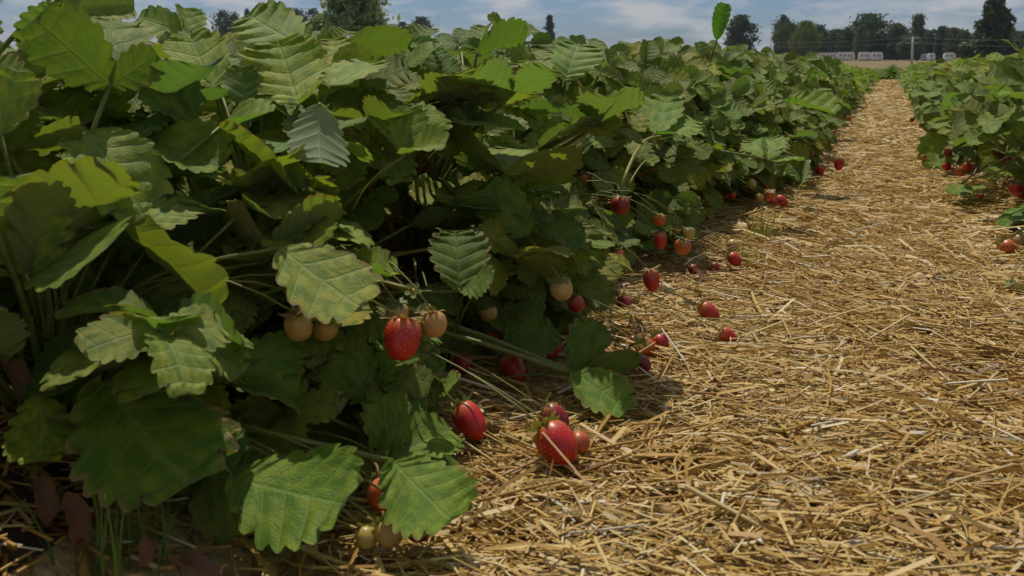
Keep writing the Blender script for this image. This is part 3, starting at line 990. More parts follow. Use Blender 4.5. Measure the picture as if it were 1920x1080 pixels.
for x0, lab, grp, ya, yb in ((-0.53, 'small distant strawberry plant at the far end of the left row', 'distant strawberry plants of the left row', 8.3, 17.9),
                             (-0.90, 'small distant strawberry plant at the far end of the left row', 'distant strawberry plants of the left row', 8.4, 17.9),
                             (0.46, 'small distant strawberry plant at the far end of the right row', 'distant strawberry plants of the right row', 7.3, 17.9),
                             (0.82, 'small distant strawberry plant at the far end of the right row', 'distant strawberry plants of the right row', 7.4, 17.9),
                             (-2.75, 'strawberry plant in the next row left, behind the left row', 'strawberry plants in the next row left', 2.0, 17.9),
                             (2.55, 'strawberry plant in the next row right, behind the right row', 'strawberry plants in the next row right', 6.0, 17.9)):
    y = ya
    while y < yb:
        if abs(x0) > 2 or True:
            far_plant(x0 + random.uniform(-0.06, 0.06), y, lab, grp, lerp(0.80, 0.60, min(1, max(0, (y - 7.5) / 8))))
        y += 0.31 if abs(x0) < 2 else 0.5

def nearest_root(p):
    return min(near_roots, key=lambda r_: (r_[1].translation.xy - p.xy).length)

for k in range(26):
    y = 18.9 + 3.0 * (k / 25)
    far_plant((-1.3 + 0.61 * k) % 2.6 - 1.3, y, 'low strawberry plant closing the gap beyond the far end of the straw path', 'plants beyond the end of the path', 0.55)

# leaves that clothe the path side of the left row
front = near_roots[:len(front_y)]
for k in range(760):
    y = 0.25 + 4.2 * random.random() ** 1.15
    h = random.random()
    z = 0.06 + 0.38 * h ** 1.15
    if z < 0.24 and 0.95 < y < 2.0 and random.random() < 0.2: continue
    shift = 0.17 * min(1, max(0, (y - 1.8) / 1.8))
    x = -0.47 + shift - 0.26 * max(0, (z - 0.1) / 0.4) ** 1.3 + random.uniform(-0.10, 0.03)
    tw = Vector((x, y, z))
    if blocked(tw + Vector((0.015, 0, 0)), 0.042): continue
    root, pw = min(front, key=lambda r_: abs(r_[1].translation.y - y))
    foot = pw.translation + Vector((random.gauss(0, .02), random.gauss(0, .02), 0.01))
    if (foot - tw).length > 0.46 or ((foot + tw) / 2 - CAM).length < 0.86: continue
    nor = (UPV * 0.95 + Vector((0.55, -0.42, 0)) + Vector((random.gauss(0, .42), random.gauss(0, .42), random.gauss(0, .2)))).normalized()
    head = Vector((0.8, random.gauss(-0.1, .7), random.gauss(-0.15, .4)))
    head = (head - nor * head.dot(nor)).normalized()
    add_leaf(root, pw, foot, tw, leaflet_frames(tw, nor, head, random.uniform(0.048, 0.082)))

# small low leaves under the near plants
for k in range(90):
    tw = Vector((random.uniform(-0.72, -0.48), random.uniform(0.62, 1.35), 0)); tw.z = gz(tw.x, tw.y) + random.uniform(0.03, 0.12)
    if blocked(tw, 0.03): continue
    root, pw = min(front, key=lambda r_: (r_[1].translation - tw).length)
    nor = (UPV + Vector((0.3, -0.4, 0)) + Vector((random.gauss(0, .35), random.gauss(0, .35), 0))).normalized()
    head = Vector((0.6, random.gauss(-0.2, .7), 0)); head = (head - nor * head.dot(nor)).normalized()
    add_leaf(root, pw, root.location + Vector((0, 0, 0.01)), tw, leaflet_frames(tw, nor, head, random.uniform(0.04, 0.06)))
# leaves that clothe the flanks further along
for side in 'LR':
    for k in range(190):
        y = random.uniform(4.2, 8.1) if side == 'L' else 2.5 + 4.6 * random.random()
        z = 0.06 + 0.26 * random.random()
        tw = Vector((-0.27 - 0.2 * (z / 0.35) + random.uniform(-0.08, 0.03), y, z)) if side == 'L' else Vector((0.21 + 0.2 * (z / 0.35) + random.uniform(-0.03, 0.08), y, z))
        if blocked(tw, 0.03, side): continue
        root, pw = nearest_root(tw)
        nor = (UPV + Vector((0.5 if side == 'L' else -0.5, -0.4, 0)) + Vector((random.gauss(0, .4), random.gauss(0, .4), 0))).normalized()
        head = Vector((0.8 if side == 'L' else -0.8, random.gauss(-0.1, .7), -0.1)); head = (head - nor * head.dot(nor)).normalized()
        sm = stalk_matrix(pw.translation + Vector((0, 0, 0.01)), tw)
        st = put('leaf_stalk', random.choice(stalk_mesh), sm, root, pw, stalk_tint())
        put('leaf', random.choice(leaf_mesh), frame(tw, head, nor, random.uniform(0.6, 0.9)), st, sm, leaf_tint())

# leaves read from the photograph
def facing(kind, axis, p):
    tocam = (CAM - p).normalized()
    j = Vector((random.gauss(0, .08), random.gauss(0, .08), random.gauss(0, .08)))
    if kind == 'cam': return tocam + UPV * 0.25 + j
    if kind == 'camup': return tocam * 0.75 + UPV * 0.9 + j
    if kind == 'away': return -tocam * 0.55 + UPV * 0.75 + j
    return UPV + tocam * 0.3 + j

for grp in HERO + HERO_RIGHT:
    h0 = grp[0]
    tw = at(h0[0], h0[1], h0[2])
    root, pw = nearest_root(tw)
    foot = pw.translation + Vector((0, 0, 0.02))
    if (foot - tw).length > 0.45: foot = tw + (foot - tw).normalized() * 0.45
    frames, tints, meshes = [], [], []
    for (bx, by, bd, tx, ty, td, fc, pool, tint) in grp:
        rr_ = min(1.0, ground_depth(bx, by, 0.05) / bd, ground_depth(tx, ty, 0.05) / td)
        bd, td = bd * rr_, td * rr_
        a, b = at(bx, by, bd), at(tx, ty, td)
        frames.append((a, b - a, facing(fc, b - a, (a + b) / 2), (b - a).length * 0.9))
        tints.append(tint)
        meshes.append(NARROW if pool == 'narrow' else leaflet_mesh[random.choice(FLAT if pool == 'flat' else FOLD)])
    # leaflets whose own base lies well off the first get a stalk of their own
    groups = {}
    for f_, t_, m_ in zip(frames, tints, meshes):
        key = next((k_ for k_ in groups if (Vector(k_) - f_[0]).length < 0.03), tuple(f_[0]))
        groups.setdefault(key, []).append((f_, t_, m_))
    for key, items in groups.items():
        tw = Vector(key)
        root, pw = nearest_root(tw)
        foot = pw.translation + Vector((0, 0, 0.02))
        add_leaf(root, pw, foot, tw, [i[0] for i in items], [i[1] for i in items], [i[2] for i in items])

# leaves added higher in the row to cast shade on leaves and hollows below
for (px, py, dep) in ((280, 830, .77), (250, 780, .78), (330, 880, .76), (560, 915, .8), (470, 890, .82), (715, 790, .94), (650, 690, .97), (500, 680, .9), (860, 480, 1.13), (940, 400, 1.28), (1000, 630, 1.2), (1095, 630, 1.19),
                      (330, 190, 1.05), (820, 120, 1.61), (455, 160, 1.13), (780, 400, 1.3), (720, 350, 1.3), (200, 620, 1.0), (300, 640, 1.0), (450, 780, 1.0), (560, 800, 1.0), (400, 950, .95), (150, 900, .9), (100, 980, .85), (500, 1000, .95)):
    p0 = at(px, py, dep)
    made = 0
    for _ in range(60):
        if made >= 3: break
        c = p0 + SUN * random.uniform(0.07, 0.34) + Vector((random.gauss(0, .035), random.gauss(0, .035), 0))
        if c.z > 0.46 or blocked(c, 0.035): continue
        root, pw = nearest_root(c)
        foot = pw.translation + Vector((random.gauss(0, .02), random.gauss(0, .02), 0.01))
        if (foot - c).length > 0.48 or ((foot + c) / 2 - CAM).length < 0.86: continue
        nor = (SUN + UPV * 0.3 + Vector((random.gauss(0, .25), random.gauss(0, .25), 0))).normalized()
        head = Vector((random.gauss(0.5, .6), random.gauss(-0.2, .7), 0)); head = (head - nor * head.dot(nor)).normalized()
        add_leaf(root, pw, foot, c - head * 0.03, leaflet_frames(c - head * 0.03, nor, head, random.uniform(0.07, 0.092)))
        made += 1

# the long yellowish hooked stalk over the dark hollow
for (ax, ay, ad, bx, by, bd, tint) in ((662, 392, 1.12, 762, 290, 1.15, (1.5, 1.4, .9)), (1165, 350, 1.7, 1240, 255, 2.0, (1.5, 1.4, .9)), (935, 350, 1.33, 958, 318, 1.3, (2.2, .8, 1.2)),
                                       (520, 812, .95, 737, 865, .93, (1.1, 1.1, .8)), (880, 725, 1.2, 1075, 702, 1.18, (.7, .8, .6)), (590, 850, .95, 735, 868, .95, (1.4, 1.4, .9)),
                                       (845, 720, 1.2, 870, 545, 1.12, (.6, .6, .6)), (825, 720, 1.2, 900, 530, 1.15, (.6, .6, .6)), (1180, 345, 1.75, 1225, 290, 1.9, (1.4, 1.4, .8))):
    a, b = at(ax, ay, ad), at(bx, by, bd)
    root, pw = nearest_root(a)
    put('leaf_stalk', random.choice(stalk_mesh[:2]), stalk_matrix(a, b), root, pw, tint)

# withered leaves on the soil in the near corner and under the row
for (bx, by, tx, ty) in ((120, 930, 175, 1010), (230, 935, 150, 960), (300, 1010, 240, 1060), (10, 680, 60, 720), (330, 1060, 400, 1040), (890, 590, 940, 620), (60, 900, 110, 960), (1300, 505, 1335, 515), (1180, 600, 1215, 625)):
    d = min(ground_depth(bx, by, 0.035), ground_depth(tx, ty, 0.035))
    if by < 800 and bx < 300: d = 0.85
    tx, ty = bx + (tx - bx) * 0.75, by + (ty - by) * 0.75
    a, b = at(bx, by, d), at(tx, ty, d * 0.98)
    root, pw = nearest_root(a)
    put('withered_leaflet', random.choice(dead_mesh), frame(a, b - a, UPV + (CAM - a).normalized() * 0.5, (b - a).length), root, pw, (1, 1, 1))

# ------------------------------------------------------------------ strawberries
def berry_arrays(k, nl=40, nr=26):
    """unit berry: shoulder at +Z (z=0.5), tip at -Z; seeds sit in dimples"""
    r = np.random.default_rng(900 + k)
    cone = [0.62, 0.30, 0.85, 0.12][k]
    asp = [1.10, 0.98, 1.32, 0.96][k]
    def prof(t):                                     # t 0 shoulder .. 1 tip
        th = math.pi * t
        rr = math.sin(th) ** 0.72 * (1 - cone * 0.55 * max(0, t - 0.25) ** 0.9)
        return 0.52 * rr, 0.5 * asp * math.cos(th) * (1 - 0.12 * math.exp(-((t) / 0.12) ** 2))
    seeds = []
    ns = [150, 120, 170, 110][k]
    for i in range(ns):
        t = 0.10 + 0.86 * (i + 0.5) / ns
        t = math.acos(1 - 2 * t) / math.pi
        seeds.append((t, (i * 2.39996) % (2 * math.pi)))
    SP = np.array([(prof(t)[0] * math.cos(a), prof(t)[0] * math.sin(a), prof(t)[1]) for t, a in seeds])
    lob = r.normal(0, 0.02, 4)
    Vb = []
    for i in range(nr + 1):
        t = min(max(i / nr, 0.004), 0.996)
        rr, z = prof(t)
        for j in range(nl):
            a = 2 * math.pi * j / nl
            g = 1 + lob[0] * math.cos(2 * a) + lob[1] * math.sin(3 * a) + lob[2] * math.cos(a)
            Vb.append((rr * g * math.cos(a), rr * g * math.sin(a), z))
    Vb = np.array(Vb)
    dd = np.linalg.norm(Vb[:, None] - SP[None], axis=2).min(1)
    nrm = Vb / np.linalg.norm(Vb, axis=1)[:, None]
    Vb = Vb - nrm * ((0.024 if k in (0, 2) else 0.04) * np.exp(-(dd / 0.04) ** 2))[:, None]
    Q = [(i * nl + j, (i + 1) * nl + j, (i + 1) * nl + (j + 1) % nl, i * nl + (j + 1) % nl) for i in range(nr) for j in range(nl)]
    # seeds: little pointed drops
    sv, sf = [], []
    big = 1.0 if k in (0, 2) else 1.5
    for p in SP:
        n = Vector(p).normalized(); dn = Vector((0, 0, -1)); dn = (dn - n * n.dot(dn))
        dn = dn.normalized() if dn.length > 1e-3 else n.orthogonal(); sd = n.cross(dn)
        c = Vector(p) - n * (0.014 if k in (0, 2) else 0.020)
        b = len(sv)
        sv += [c + dn * 0.028 * big, c + sd * 0.014 * big, c - dn * 0.028 * big, c - sd * 0.014 * big, c + n * 0.012]
        sf += [(b, b + 1, b + 4), (b + 1, b + 2, b + 4), (b + 2, b + 3, b + 4), (b + 3, b, b + 4)]
    return Vb, Q, sv, sf

berry_mesh, seed_mesh = [], []
for k in range(4):
    Vb, Q, sv, sf = berry_arrays(k)
    berry_mesh.append(mesh_np('strawberry', Vb, Q, mat=M['berry']))
    me = bpy.data.meshes.new('seeds'); me.from_pydata([tuple(v) for v in sv], [], sf); me.materials.append(M['seed']); seed_mesh.append(me)

dark_seed = []
for me in seed_mesh:
    m2 = me.copy(); m2.materials.clear(); m2.materials.append(M['seed_dark']); dark_seed.append(m2)
calyx_mesh = []
for k in range(3):
    V, Q = [], []
    n = 10
    for i in range(n):
        a = 2 * math.pi * i / n + random.uniform(-.12, .12)
        L = random.uniform(0.42, 0.62) * (1 if i % 2 == 0 else 0.8)
        ca, sa = math.cos(a), math.sin(a)
        lift = random.uniform(-0.02, 0.22)
        b = len(V)
        for t, w in ((0.04, 0.03), (0.4, 0.095), (0.75, 0.07), (1.0, 0.006)):
            rr = L * t; z = 0.06 * t + lift * t * t - 0.16 * t ** 3 * (k != 2)
            for s in (-1, 0, 1):
                V.append((ca * rr - sa * w * s, sa * rr + ca * w * s, z - 0.02 * abs(s) + (0.006 if i % 2 else 0)))
        for r_ in range(3):
            for c in range(2):
                Q.append((b + r_ * 3 + c, b + r_ * 3 + c + 1, b + (r_ + 1) * 3 + c + 1, b + (r_ + 1) * 3 + c))
    calyx_mesh.append(mesh_np('calyx', np.array(V), Q, mat=M['sepal']))

berry_pts += fruit_clusters(20, 'L') + fruit_clusters(12, 'R')
BERRY_LABEL = {'r': 'ripe red strawberry', 'd': 'dark red strawberry', 'o': 'orange half-ripe strawberry', 'h': 'pale pinkish-green strawberry', 'u': 'pale yellow unripe strawberry', 's': 'small unripe yellow strawberry'}
for i, (p, s, kind, px, py, d) in enumerate(berry_pts):
    root, pw = nearest_root(p)
    k = {'r': [0, 3, 2][i % 3], 'd': [0, 3][i % 2], 'o': [1, 3][i % 2], 'h': 1, 'u': 1, 's': 3}[kind]
    if (px, py) == (1330, 586): k = 2
    if (px, py) == (753, 635): k = 0
    up = (UPV + Vector((random.gauss(0, .22), random.gauss(0, .22), 0)) - Vector((CAM - p).normalized()) * random.uniform(-0.1, 0.25)).normalized()
    if (px, py) == (1330, 586): up = (UPV * 0.5 + Vector((-0.6, 0.4, 0))).normalized()
    lying = p.z - gz(p.x, p.y) < s * 0.75 + 0.03
    if lying: up = (UPV * 0.55 + (Vector((-0.7, 0.3, 0)) + Vector((random.gauss(0, .3), random.gauss(0, .3), 0))).normalized() * 0.8).normalized()
    q = up.to_track_quat('Z', 'Y')
    mw = (q.to_matrix().to_4x4() @ Matrix.Rotation(random.uniform(0, 6.28), 4, 'Z')) @ Matrix.Scale(s, 4)
    mw.translation = p
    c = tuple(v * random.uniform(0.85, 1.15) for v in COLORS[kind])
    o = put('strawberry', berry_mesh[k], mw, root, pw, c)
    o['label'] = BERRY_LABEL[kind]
    so = new_obj('seeds', (seed_mesh if kind in 'rdo' else dark_seed)[k], o); so['kind'] = 'stuff'
    cx = new_obj('calyx', random.choice(calyx_mesh), o)
    cx.location = (0, 0, [0.475, 0.43, 0.575, 0.42][k]); cx.scale = (1.15,) * 3; cx.rotation_euler = (random.gauss(0, .12), random.gauss(0, .12), random.uniform(0, 6))
    cx.color = (*random.choice(((1, 1, 1), (1.5, 1.2, 1.0), (2.0, 1.0, 1.1), (.8, .9, .8))), 1)
    # fruit stalk, from the calyx back to the plant
    a = p + up * s * 0.5
    crown = pw.translation + Vector((0, 0, 0.06))
    v = crown - a
    L = min(v.length, random.uniform(0.12, 0.24))
    b = a + v.normalized() * L + UPV * (0.05 if not lying else 0.012)
    mid = (a + b) / 2 + UPV * L * (0.22 if not lying else 0.08) + up * 0.02
    pts = []
    for t in [j / 6 for j in range(7)]:
        pts.append((a * (1 - t) ** 2 + mid * 2 * t * (1 - t) + b * t * t))
    inv = mw.inverted()
    stem = MB().tube([inv @ w for w in pts], [0.0011 / s] * 7, 5).build('fruit_stalk', M['stalk'], o, True)
    stem.color = (*random.choice(((1, 1, .8), (1.4, 1.1, 1.0), (.8, .9, .7))), 1)

# blossoms and small bracts
def blossom(p, nor, s, n=5, petals=True):
    root, pw = nearest_root(p)
    V, Q = [], []
    for i in range(n):
        a = 2 * math.pi * i / n
        ca, sa = math.cos(a), math.sin(a)
        b = len(V)
        for t, w in ((0.12, 0.08), (0.4, 0.26), (0.75, 0.32), (1.0, 0.14)):
            for k_ in (-1, 0, 1):
                V.append((ca * t - sa * w * k_, sa * t + ca * w * k_, 0.12 * t * t + 0.05 * abs(k_) + 0.01 * (i % 2)))
        for r_ in range(3):
            for c in range(2):
                Q.append((b + r_ * 3 + c, b + r_ * 3 + c + 1, b + (r_ + 1) * 3 + c + 1, b + (r_ + 1) * 3 + c))
    mw = frame(p, nor.orthogonal(), nor, s)
    o = put('blossom', mesh_np('blossom', np.array(V), Q, mat=M['petal'] if petals else M['sepal']), mw, root, pw, (1.6, 1.4, 1))
    ctr = MB()
    ctr.tube([(0, 0, 0.0), (0, 0, 0.12), (0, 0, 0.2)], [0.24, 0.26, 0.10], 8)
    ctr.build('blossom_centre', M['seed'], o, True)
    foot = pw.translation + Vector((0, 0, 0.05))
    st = stalk_matrix(p - nor.normalized() * s * 0.02, foot)
    put('flower_stalk', stalk_mesh[0], st, root, pw, (1, 1, 0.8)).scale *= 1.0
for (px, py, d, s, pet) in ((564, 56, 1.5, .007, True), (573, 66, 1.5, .006, True), (651, 70, 1.55, .006, True), (802, 594, 1.0, .013, False), (775, 545, 1.02, .010, False)):
    blossom(at(px, py, d), Vector((0.1, -0.5, 0.6)) + (CAM - at(px, py, d)).normalized() * 0.4, s, petals=pet)

# runners trailing over the straw
for pts_px in ([(1180, 565), (1240, 560), (1300, 545), (1345, 510)], [(1100, 560), (1140, 575), (1150, 620)], [(1280, 500), (1340, 480), (1420, 462)], [(860, 600), (905, 640), (950, 660), (962, 672)],
               [(1170, 590), (1195, 615), (1208, 635)], [(1020, 770), (960, 765), (880, 770)], [(650, 800), (690, 840), (700, 880), (712, 905)]):
    P = []
    for px, py in pts_px:
        P.append(at(px, py, ground_depth(px, py, 0.055)))
    P2 = []
    for i in range(len(P) - 1):
        for t in (0, 0.33, 0.66):
            P2.append(P[i].lerp(P[i + 1], t) + UPV * 0.012 * math.sin(math.pi * t))
    P2.append(P[-1])
    root, pw = nearest_root(P2[0])
    MB().tube([w - pw.translation for w in P2], 0.0014, 5).build('runner', M['runner'], root, True)

# ------------------------------------------------------------------ grass weeds
def grass_tuft(p, n, h, spread, label, tint=(1, 1, 1), width=0.0016, group='grass weeds along the row'):
    V, Q = [], []
    for i in range(n):
        a = random.uniform(0, 6.28); L = h * random.uniform(0.5, 1.15)
        lean = random.uniform(0.15, 1.0) * spread
        b0 = Vector((random.gauss(0, .018), random.gauss(0, .018), 0))
        dirv = Vector((math.cos(a), math.sin(a), 0)); sd = Vector((-dirv.y, dirv.x, 0))
        b = len(V)
        for t in (0, .35, .7, 1.0):
            c = b0 + dirv * (lean * L * t * t) + UPV * (L * t * (1 - 0.45 * lean * t))
            w = width * (1 - t) + 0.0002
            V += [c - sd * w, c + sd * w]
        for r_ in range(3):
            Q.append((b + r_ * 2, b + r_ * 2 + 1, b + r_ * 2 + 3, b + r_ * 2 + 2))
    o = new_obj('grass_tuft', mesh_np('grass_tuft', np.array([tuple(v) for v in V]), Q, mat=M['grass']))
    o.location = p; o.color = (*tint, 1)
    tag(o, label, 'grass', group)
for (px, py, n, h, sp, tint, lab) in (
        (1425, 455, 46, .11, 1.0, (1.5, 1.3, .9), 'wispy yellow-green grass weed sprawling onto the straw past the orange berries'),
        (1385, 500, 30, .09, 1.1, (1.3, 1.2, .9), 'thin grass weed beside the two red berries at the straw edge'),
        (1200, 470, 40, .12, .8, (.7, .8, .7), 'dark fine grass weed under the row left of the orange berries'),
        (1570, 275, 26, .16, 1.2, (1.2, 1.2, .9), 'long thin grass stems arching from the row over the far straw'),
        (215, 1075, 30, .10, .5, (1.0, 1.2, .9), 'short upright grass shoots in the near left corner of the bed'),
        (280, 1040, 22, .07, .9, (1.0, 1.2, .9), 'small spreading grass tuft among withered leaves in the near left corner'),
        (880, 560, 30, .09, .9, (.8, 1.0, .7), 'fine grass weed between the unripe berries and the red berries'),
        (1130, 610, 24, .08, 1.1, (.9, 1.0, .8), 'low grass weed at the straw edge below the pale unripe berry')):
    d = ground_depth(px, py, 0.01)
    p = at(px, py, d); p.z = gz(p.x, p.y)
    grass_tuft(p, n, h, sp, lab, tint)
pe = Vector((0.02, 19.2, gz(0.02, 19.2)))
grass_tuft(pe, 420, 0.34, 0.6, 'dark green grassy clump closing off the far end of the straw path', (.55, .9, .8), 0.009, None)

# ------------------------------------------------------------------ distant trees
def tree(name, px, dist, top_py, wpx, shape, tint, label, group, nleaf=2600, base_frac=0.12, lean=0.0, leaf=None):
    base = on_ground(px, dist)
    d_ax = (CRT @ (base - CAM)).z * -1
    H = (107 - top_py) * d_ax / FPX + CAM.z - base.z
    Wd = wpx * d_ax / FPX
    root = empty(name, base, label, 'tree', group)
    r = np.random.default_rng(int(px * 7 + top_py))
    tk = MB()
    th = H * (0.55 if shape != 'poplar' else 0.8)
    tk.tube([(0, 0, -0.3), (0.02 * H, 0, th * 0.5), (0.01 * H, 0.01 * H, th)], [H * 0.022, H * 0.016, H * 0.006], 7)
    trunk = tk.build('trunk', M['bark'], root, True)
    # clump centres inside the crown's outline
    z0 = base_frac * H
    C = []
    nc = 95
    while len(C) < nc:
        t = r.random()
        if shape == 'round': env = math.sin(math.pi * min(1, 0.12 + 0.86 * t)) ** 0.55 * (0.82 + 0.25 * r.random())
        elif shape == 'conifer': env = (1 - t) ** 0.95 * 1.1 + 0.01
        elif shape == 'poplar': env = math.sin(math.pi * min(1, 0.15 + 0.83 * t)) ** 0.8 * (1 - 0.35 * t)
        else: env = math.sin(math.pi * min(1, 0.22 + 0.74 * t)) ** 0.6
        a = r.random() * 6.283; q = math.sqrt(r.random())
        rad = env * Wd * 0.5 * q * (0.80 + 0.2 * r.random())
        C.append((rad * math.cos(a), rad * math.sin(a), z0 + (H - z0) * t * 0.95, env))
    limbs = MB()
    for c in C[:12]:
        s = Vector((0.01 * H, 0, min(th, max(0.15 * H, c[2] * 0.55))))
        limbs.tube([s, (s + Vector(c[:3])) / 2 + Vector((0, 0, 0.02 * H)), Vector(c[:3])], [H * 0.007, H * 0.005, H * 0.002], 4)
    lo = limbs.build('limbs', M['bark'], trunk, True); lo['kind'] = 'stuff'
    cs = np.array(C)
    pick = r.integers(0, nc, nleaf)
    sg = (0.058 * Wd + 0.018 * H) * (0.5 if shape == 'conifer' else 1.0) * (0.6 + 0.8 * r.random(nc))
    P = cs[pick, :3] + r.normal(0, 1, (nleaf, 3)) * sg[pick][:, None] * np.array([1, 1, 0.8])
    P[:, 2] = np.clip(P[:, 2], z0 * 0.5, H * 1.0)
    ls = (leaf or 0.036 * Wd + 0.14) * (0.6 + 0.8 * r.random(nleaf))
    A = r.normal(0, 1, (nleaf, 3)); A /= np.linalg.norm(A, axis=1)[:, None]
    if shape == 'willow':
        A = A * 0.5 + np.array([0, 0, -1.2]); A /= np.linalg.norm(A, axis=1)[:, None]
    B = np.cross(A, r.normal(0, 1, (nleaf, 3))); B /= np.linalg.norm(B, axis=1)[:, None]
    k = 0.5 if shape != 'willow' else 0.28
    e = 1.0 if shape != 'willow' else 1.9
    Vv = np.stack([P + A * (ls * e)[:, None], P + B * (ls * k)[:, None], P - A * (ls * e)[:, None], P - B * (ls * k)[:, None]], 1).reshape(-1, 3)
    Q = np.arange(nleaf * 4).reshape(-1, 4)
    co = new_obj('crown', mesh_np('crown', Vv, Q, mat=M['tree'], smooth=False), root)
    co.color = (*tint, 1)  # bluish tints put distance haze into the crown colour
    co['kind'] = 'stuff'
    return root

G1 = 'trees along the far side of the field'
T = [
    ('round_tree', 1388, 330, 30, 56, 'round', (.75, .85, .8), 'lone dark round tree just right of the upright folded leaf', G1),
    ('round_tree', 1467, 330, 29, 40, 'round', (.85, .95, .8), 'dark leafy tree rising behind the pale olive willow', G1),
    ('willow_tree', 1478, 325, 48, 58, 'willow', (1.3, 1.25, 1.3), 'grey-green willow left of the pale olive willow', G1),
    ('willow_tree', 1508, 315, 44, 56, 'willow', (2.0, 1.75, .95), 'pale olive-yellow willow at the left end of the white caravans', G1),
    ('round_tree', 1535, 345, 47, 38, 'round', (.7, .8, .9), 'narrow dark tree right of the pale olive willow', G1),
    ('round_tree', 1568, 360, 56, 40, 'round', (.7, .8, .9), 'small dark bluish tree behind the long white caravan', G1),
    ('round_tree', 1588, 345, 52, 38, 'round', (1.0, 1.15, .9), 'mid green tree behind the right end of the long white caravan', G1),
    ('round_tree', 1630, 350, 28, 76, 'round', (.9, 1.1, .85), 'largest broad green tree behind the paired white caravans', G1),
    ('poplar_tree', 1614, 338, 48, 28, 'poplar', (1.5, 1.35, .95), 'slender olive tree in front of the largest broad green tree', G1),
    ('round_tree', 1681, 345, 43, 46, 'round', (.85, 1.05, .85), 'round green tree just left of the utility pole', G1),
    ('poplar_tree', 1719, 340, 27, 34, 'poplar', (1.15, 1.15, .95), 'tall pointed poplar directly behind the utility pole', G1),
    ('round_tree', 1706, 335, 66, 46, 'round', (1.1, 1.15, .95), 'low greyish tree at the foot of the pointed poplar', G1),
    ('round_tree', 1745, 360, 58, 36, 'round', (.6, .75, .85), 'dark bluish tree right of the pointed poplar', G1),
    ('round_tree', 1765, 345, 50, 32, 'round', (.65, .75, .9), 'dark tree topping the gap between poplar and conifer', G1),
    ('poplar_tree', 1786, 335, 53, 32, 'poplar', (1.1, 1.0, .95), 'brownish slim tree above the silver caravan', G1),
    ('round_tree', 1803, 340, 57, 34, 'round', (1.0, .95, 1.0), 'greyish tree left of the big conifer', G1),
    ('conifer_tree', 1862, 210, -6, 108, 'conifer', (.85, .85, .85), 'big dark triangular conifer at the right edge', None),
    ('round_tree', 1925, 350, 60, 60, 'round', (.8, .9, .9), 'dark tree behind the conifer at the right frame edge', G1),
    ('willow_tree', 665, 130, -30, 132, 'round', (3.5, 3.1, 3.3), 'big grey-olive willow behind the left row, top out of frame', None),
    ('willow_tree', 605, 140, 28, 50, 'round', (3.2, 2.9, 3.0), 'low grey-green shrubby willow against the left flank of the big willow', None),
    ('round_tree', 790, 420, 33, 54, 'round', (.55, .7, .8), 'dark low tree with flat top right of the big willow', None),
    ('round_tree', 755, 430, 42, 26, 'round', (.55, .7, .8), 'small dark tree beside the right flank of the big willow', None),
    ('conifer_tree', 1030, 420, 26, 36, 'conifer', (.55, .7, .7), 'dark conifer tip poking above the left row leaves', None),
]
for t in T:
    tree(*t, nleaf=9000 if t[2] < 220 else 5200)
xw = 405
kk = 0
FOREST = ['dark wood tree at the left end of the ridge line', 'dark wood tree left of the thin distant mast', 'dark spiky tree at the foot of the thin distant mast', 'dark wood tree right of the thin distant mast',
          'low dark wood tree midway along the ridge line', 'broad dark wood tree beside the shrubby willow', 'dark wood tree behind the shrubby willow', 'last dark wood tree of the ridge before the big willow']
for k, (px, top, w) in enumerate(((418, 18, 44), (440, 22, 40), (466, 14, 34), (500, 15, 50), (528, 22, 46), (556, 17, 54), (588, 18, 50), (612, 26, 40))):
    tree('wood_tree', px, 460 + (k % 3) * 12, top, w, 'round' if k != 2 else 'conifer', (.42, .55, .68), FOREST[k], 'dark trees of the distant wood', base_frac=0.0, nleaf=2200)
for k, px in enumerate((430, 475, 520, 565, 605)):
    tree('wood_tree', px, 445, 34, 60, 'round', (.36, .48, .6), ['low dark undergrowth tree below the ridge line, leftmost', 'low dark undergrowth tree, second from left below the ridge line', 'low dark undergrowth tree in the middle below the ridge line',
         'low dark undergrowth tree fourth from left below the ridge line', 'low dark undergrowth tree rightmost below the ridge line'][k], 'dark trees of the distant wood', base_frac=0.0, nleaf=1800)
# hedge that closes the foot of the tree line
BACK = ['dark bushy hedge tree behind the willows', 'dark hedge tree behind the long white caravan', 'dark hedge tree behind the paired caravans', 'dark hedge tree behind the utility pole', 'dark hedge tree behind the silver caravan', 'dark hedge tree left of the conifer foot', 'dark hedge tree behind the conifer', 'dark hedge tree at the far right edge of the tree line']
for k, px in enumerate((1520, 1575, 1630, 1680, 1732, 1778, 1830, 1890)):
    tree('hedge_tree', px, 395, 64 - (k % 3) * 4, 84, 'round', (.55, .68, .8), BACK[k], 'dark hedge trees behind the caravans', base_frac=0.0, nleaf=2400)

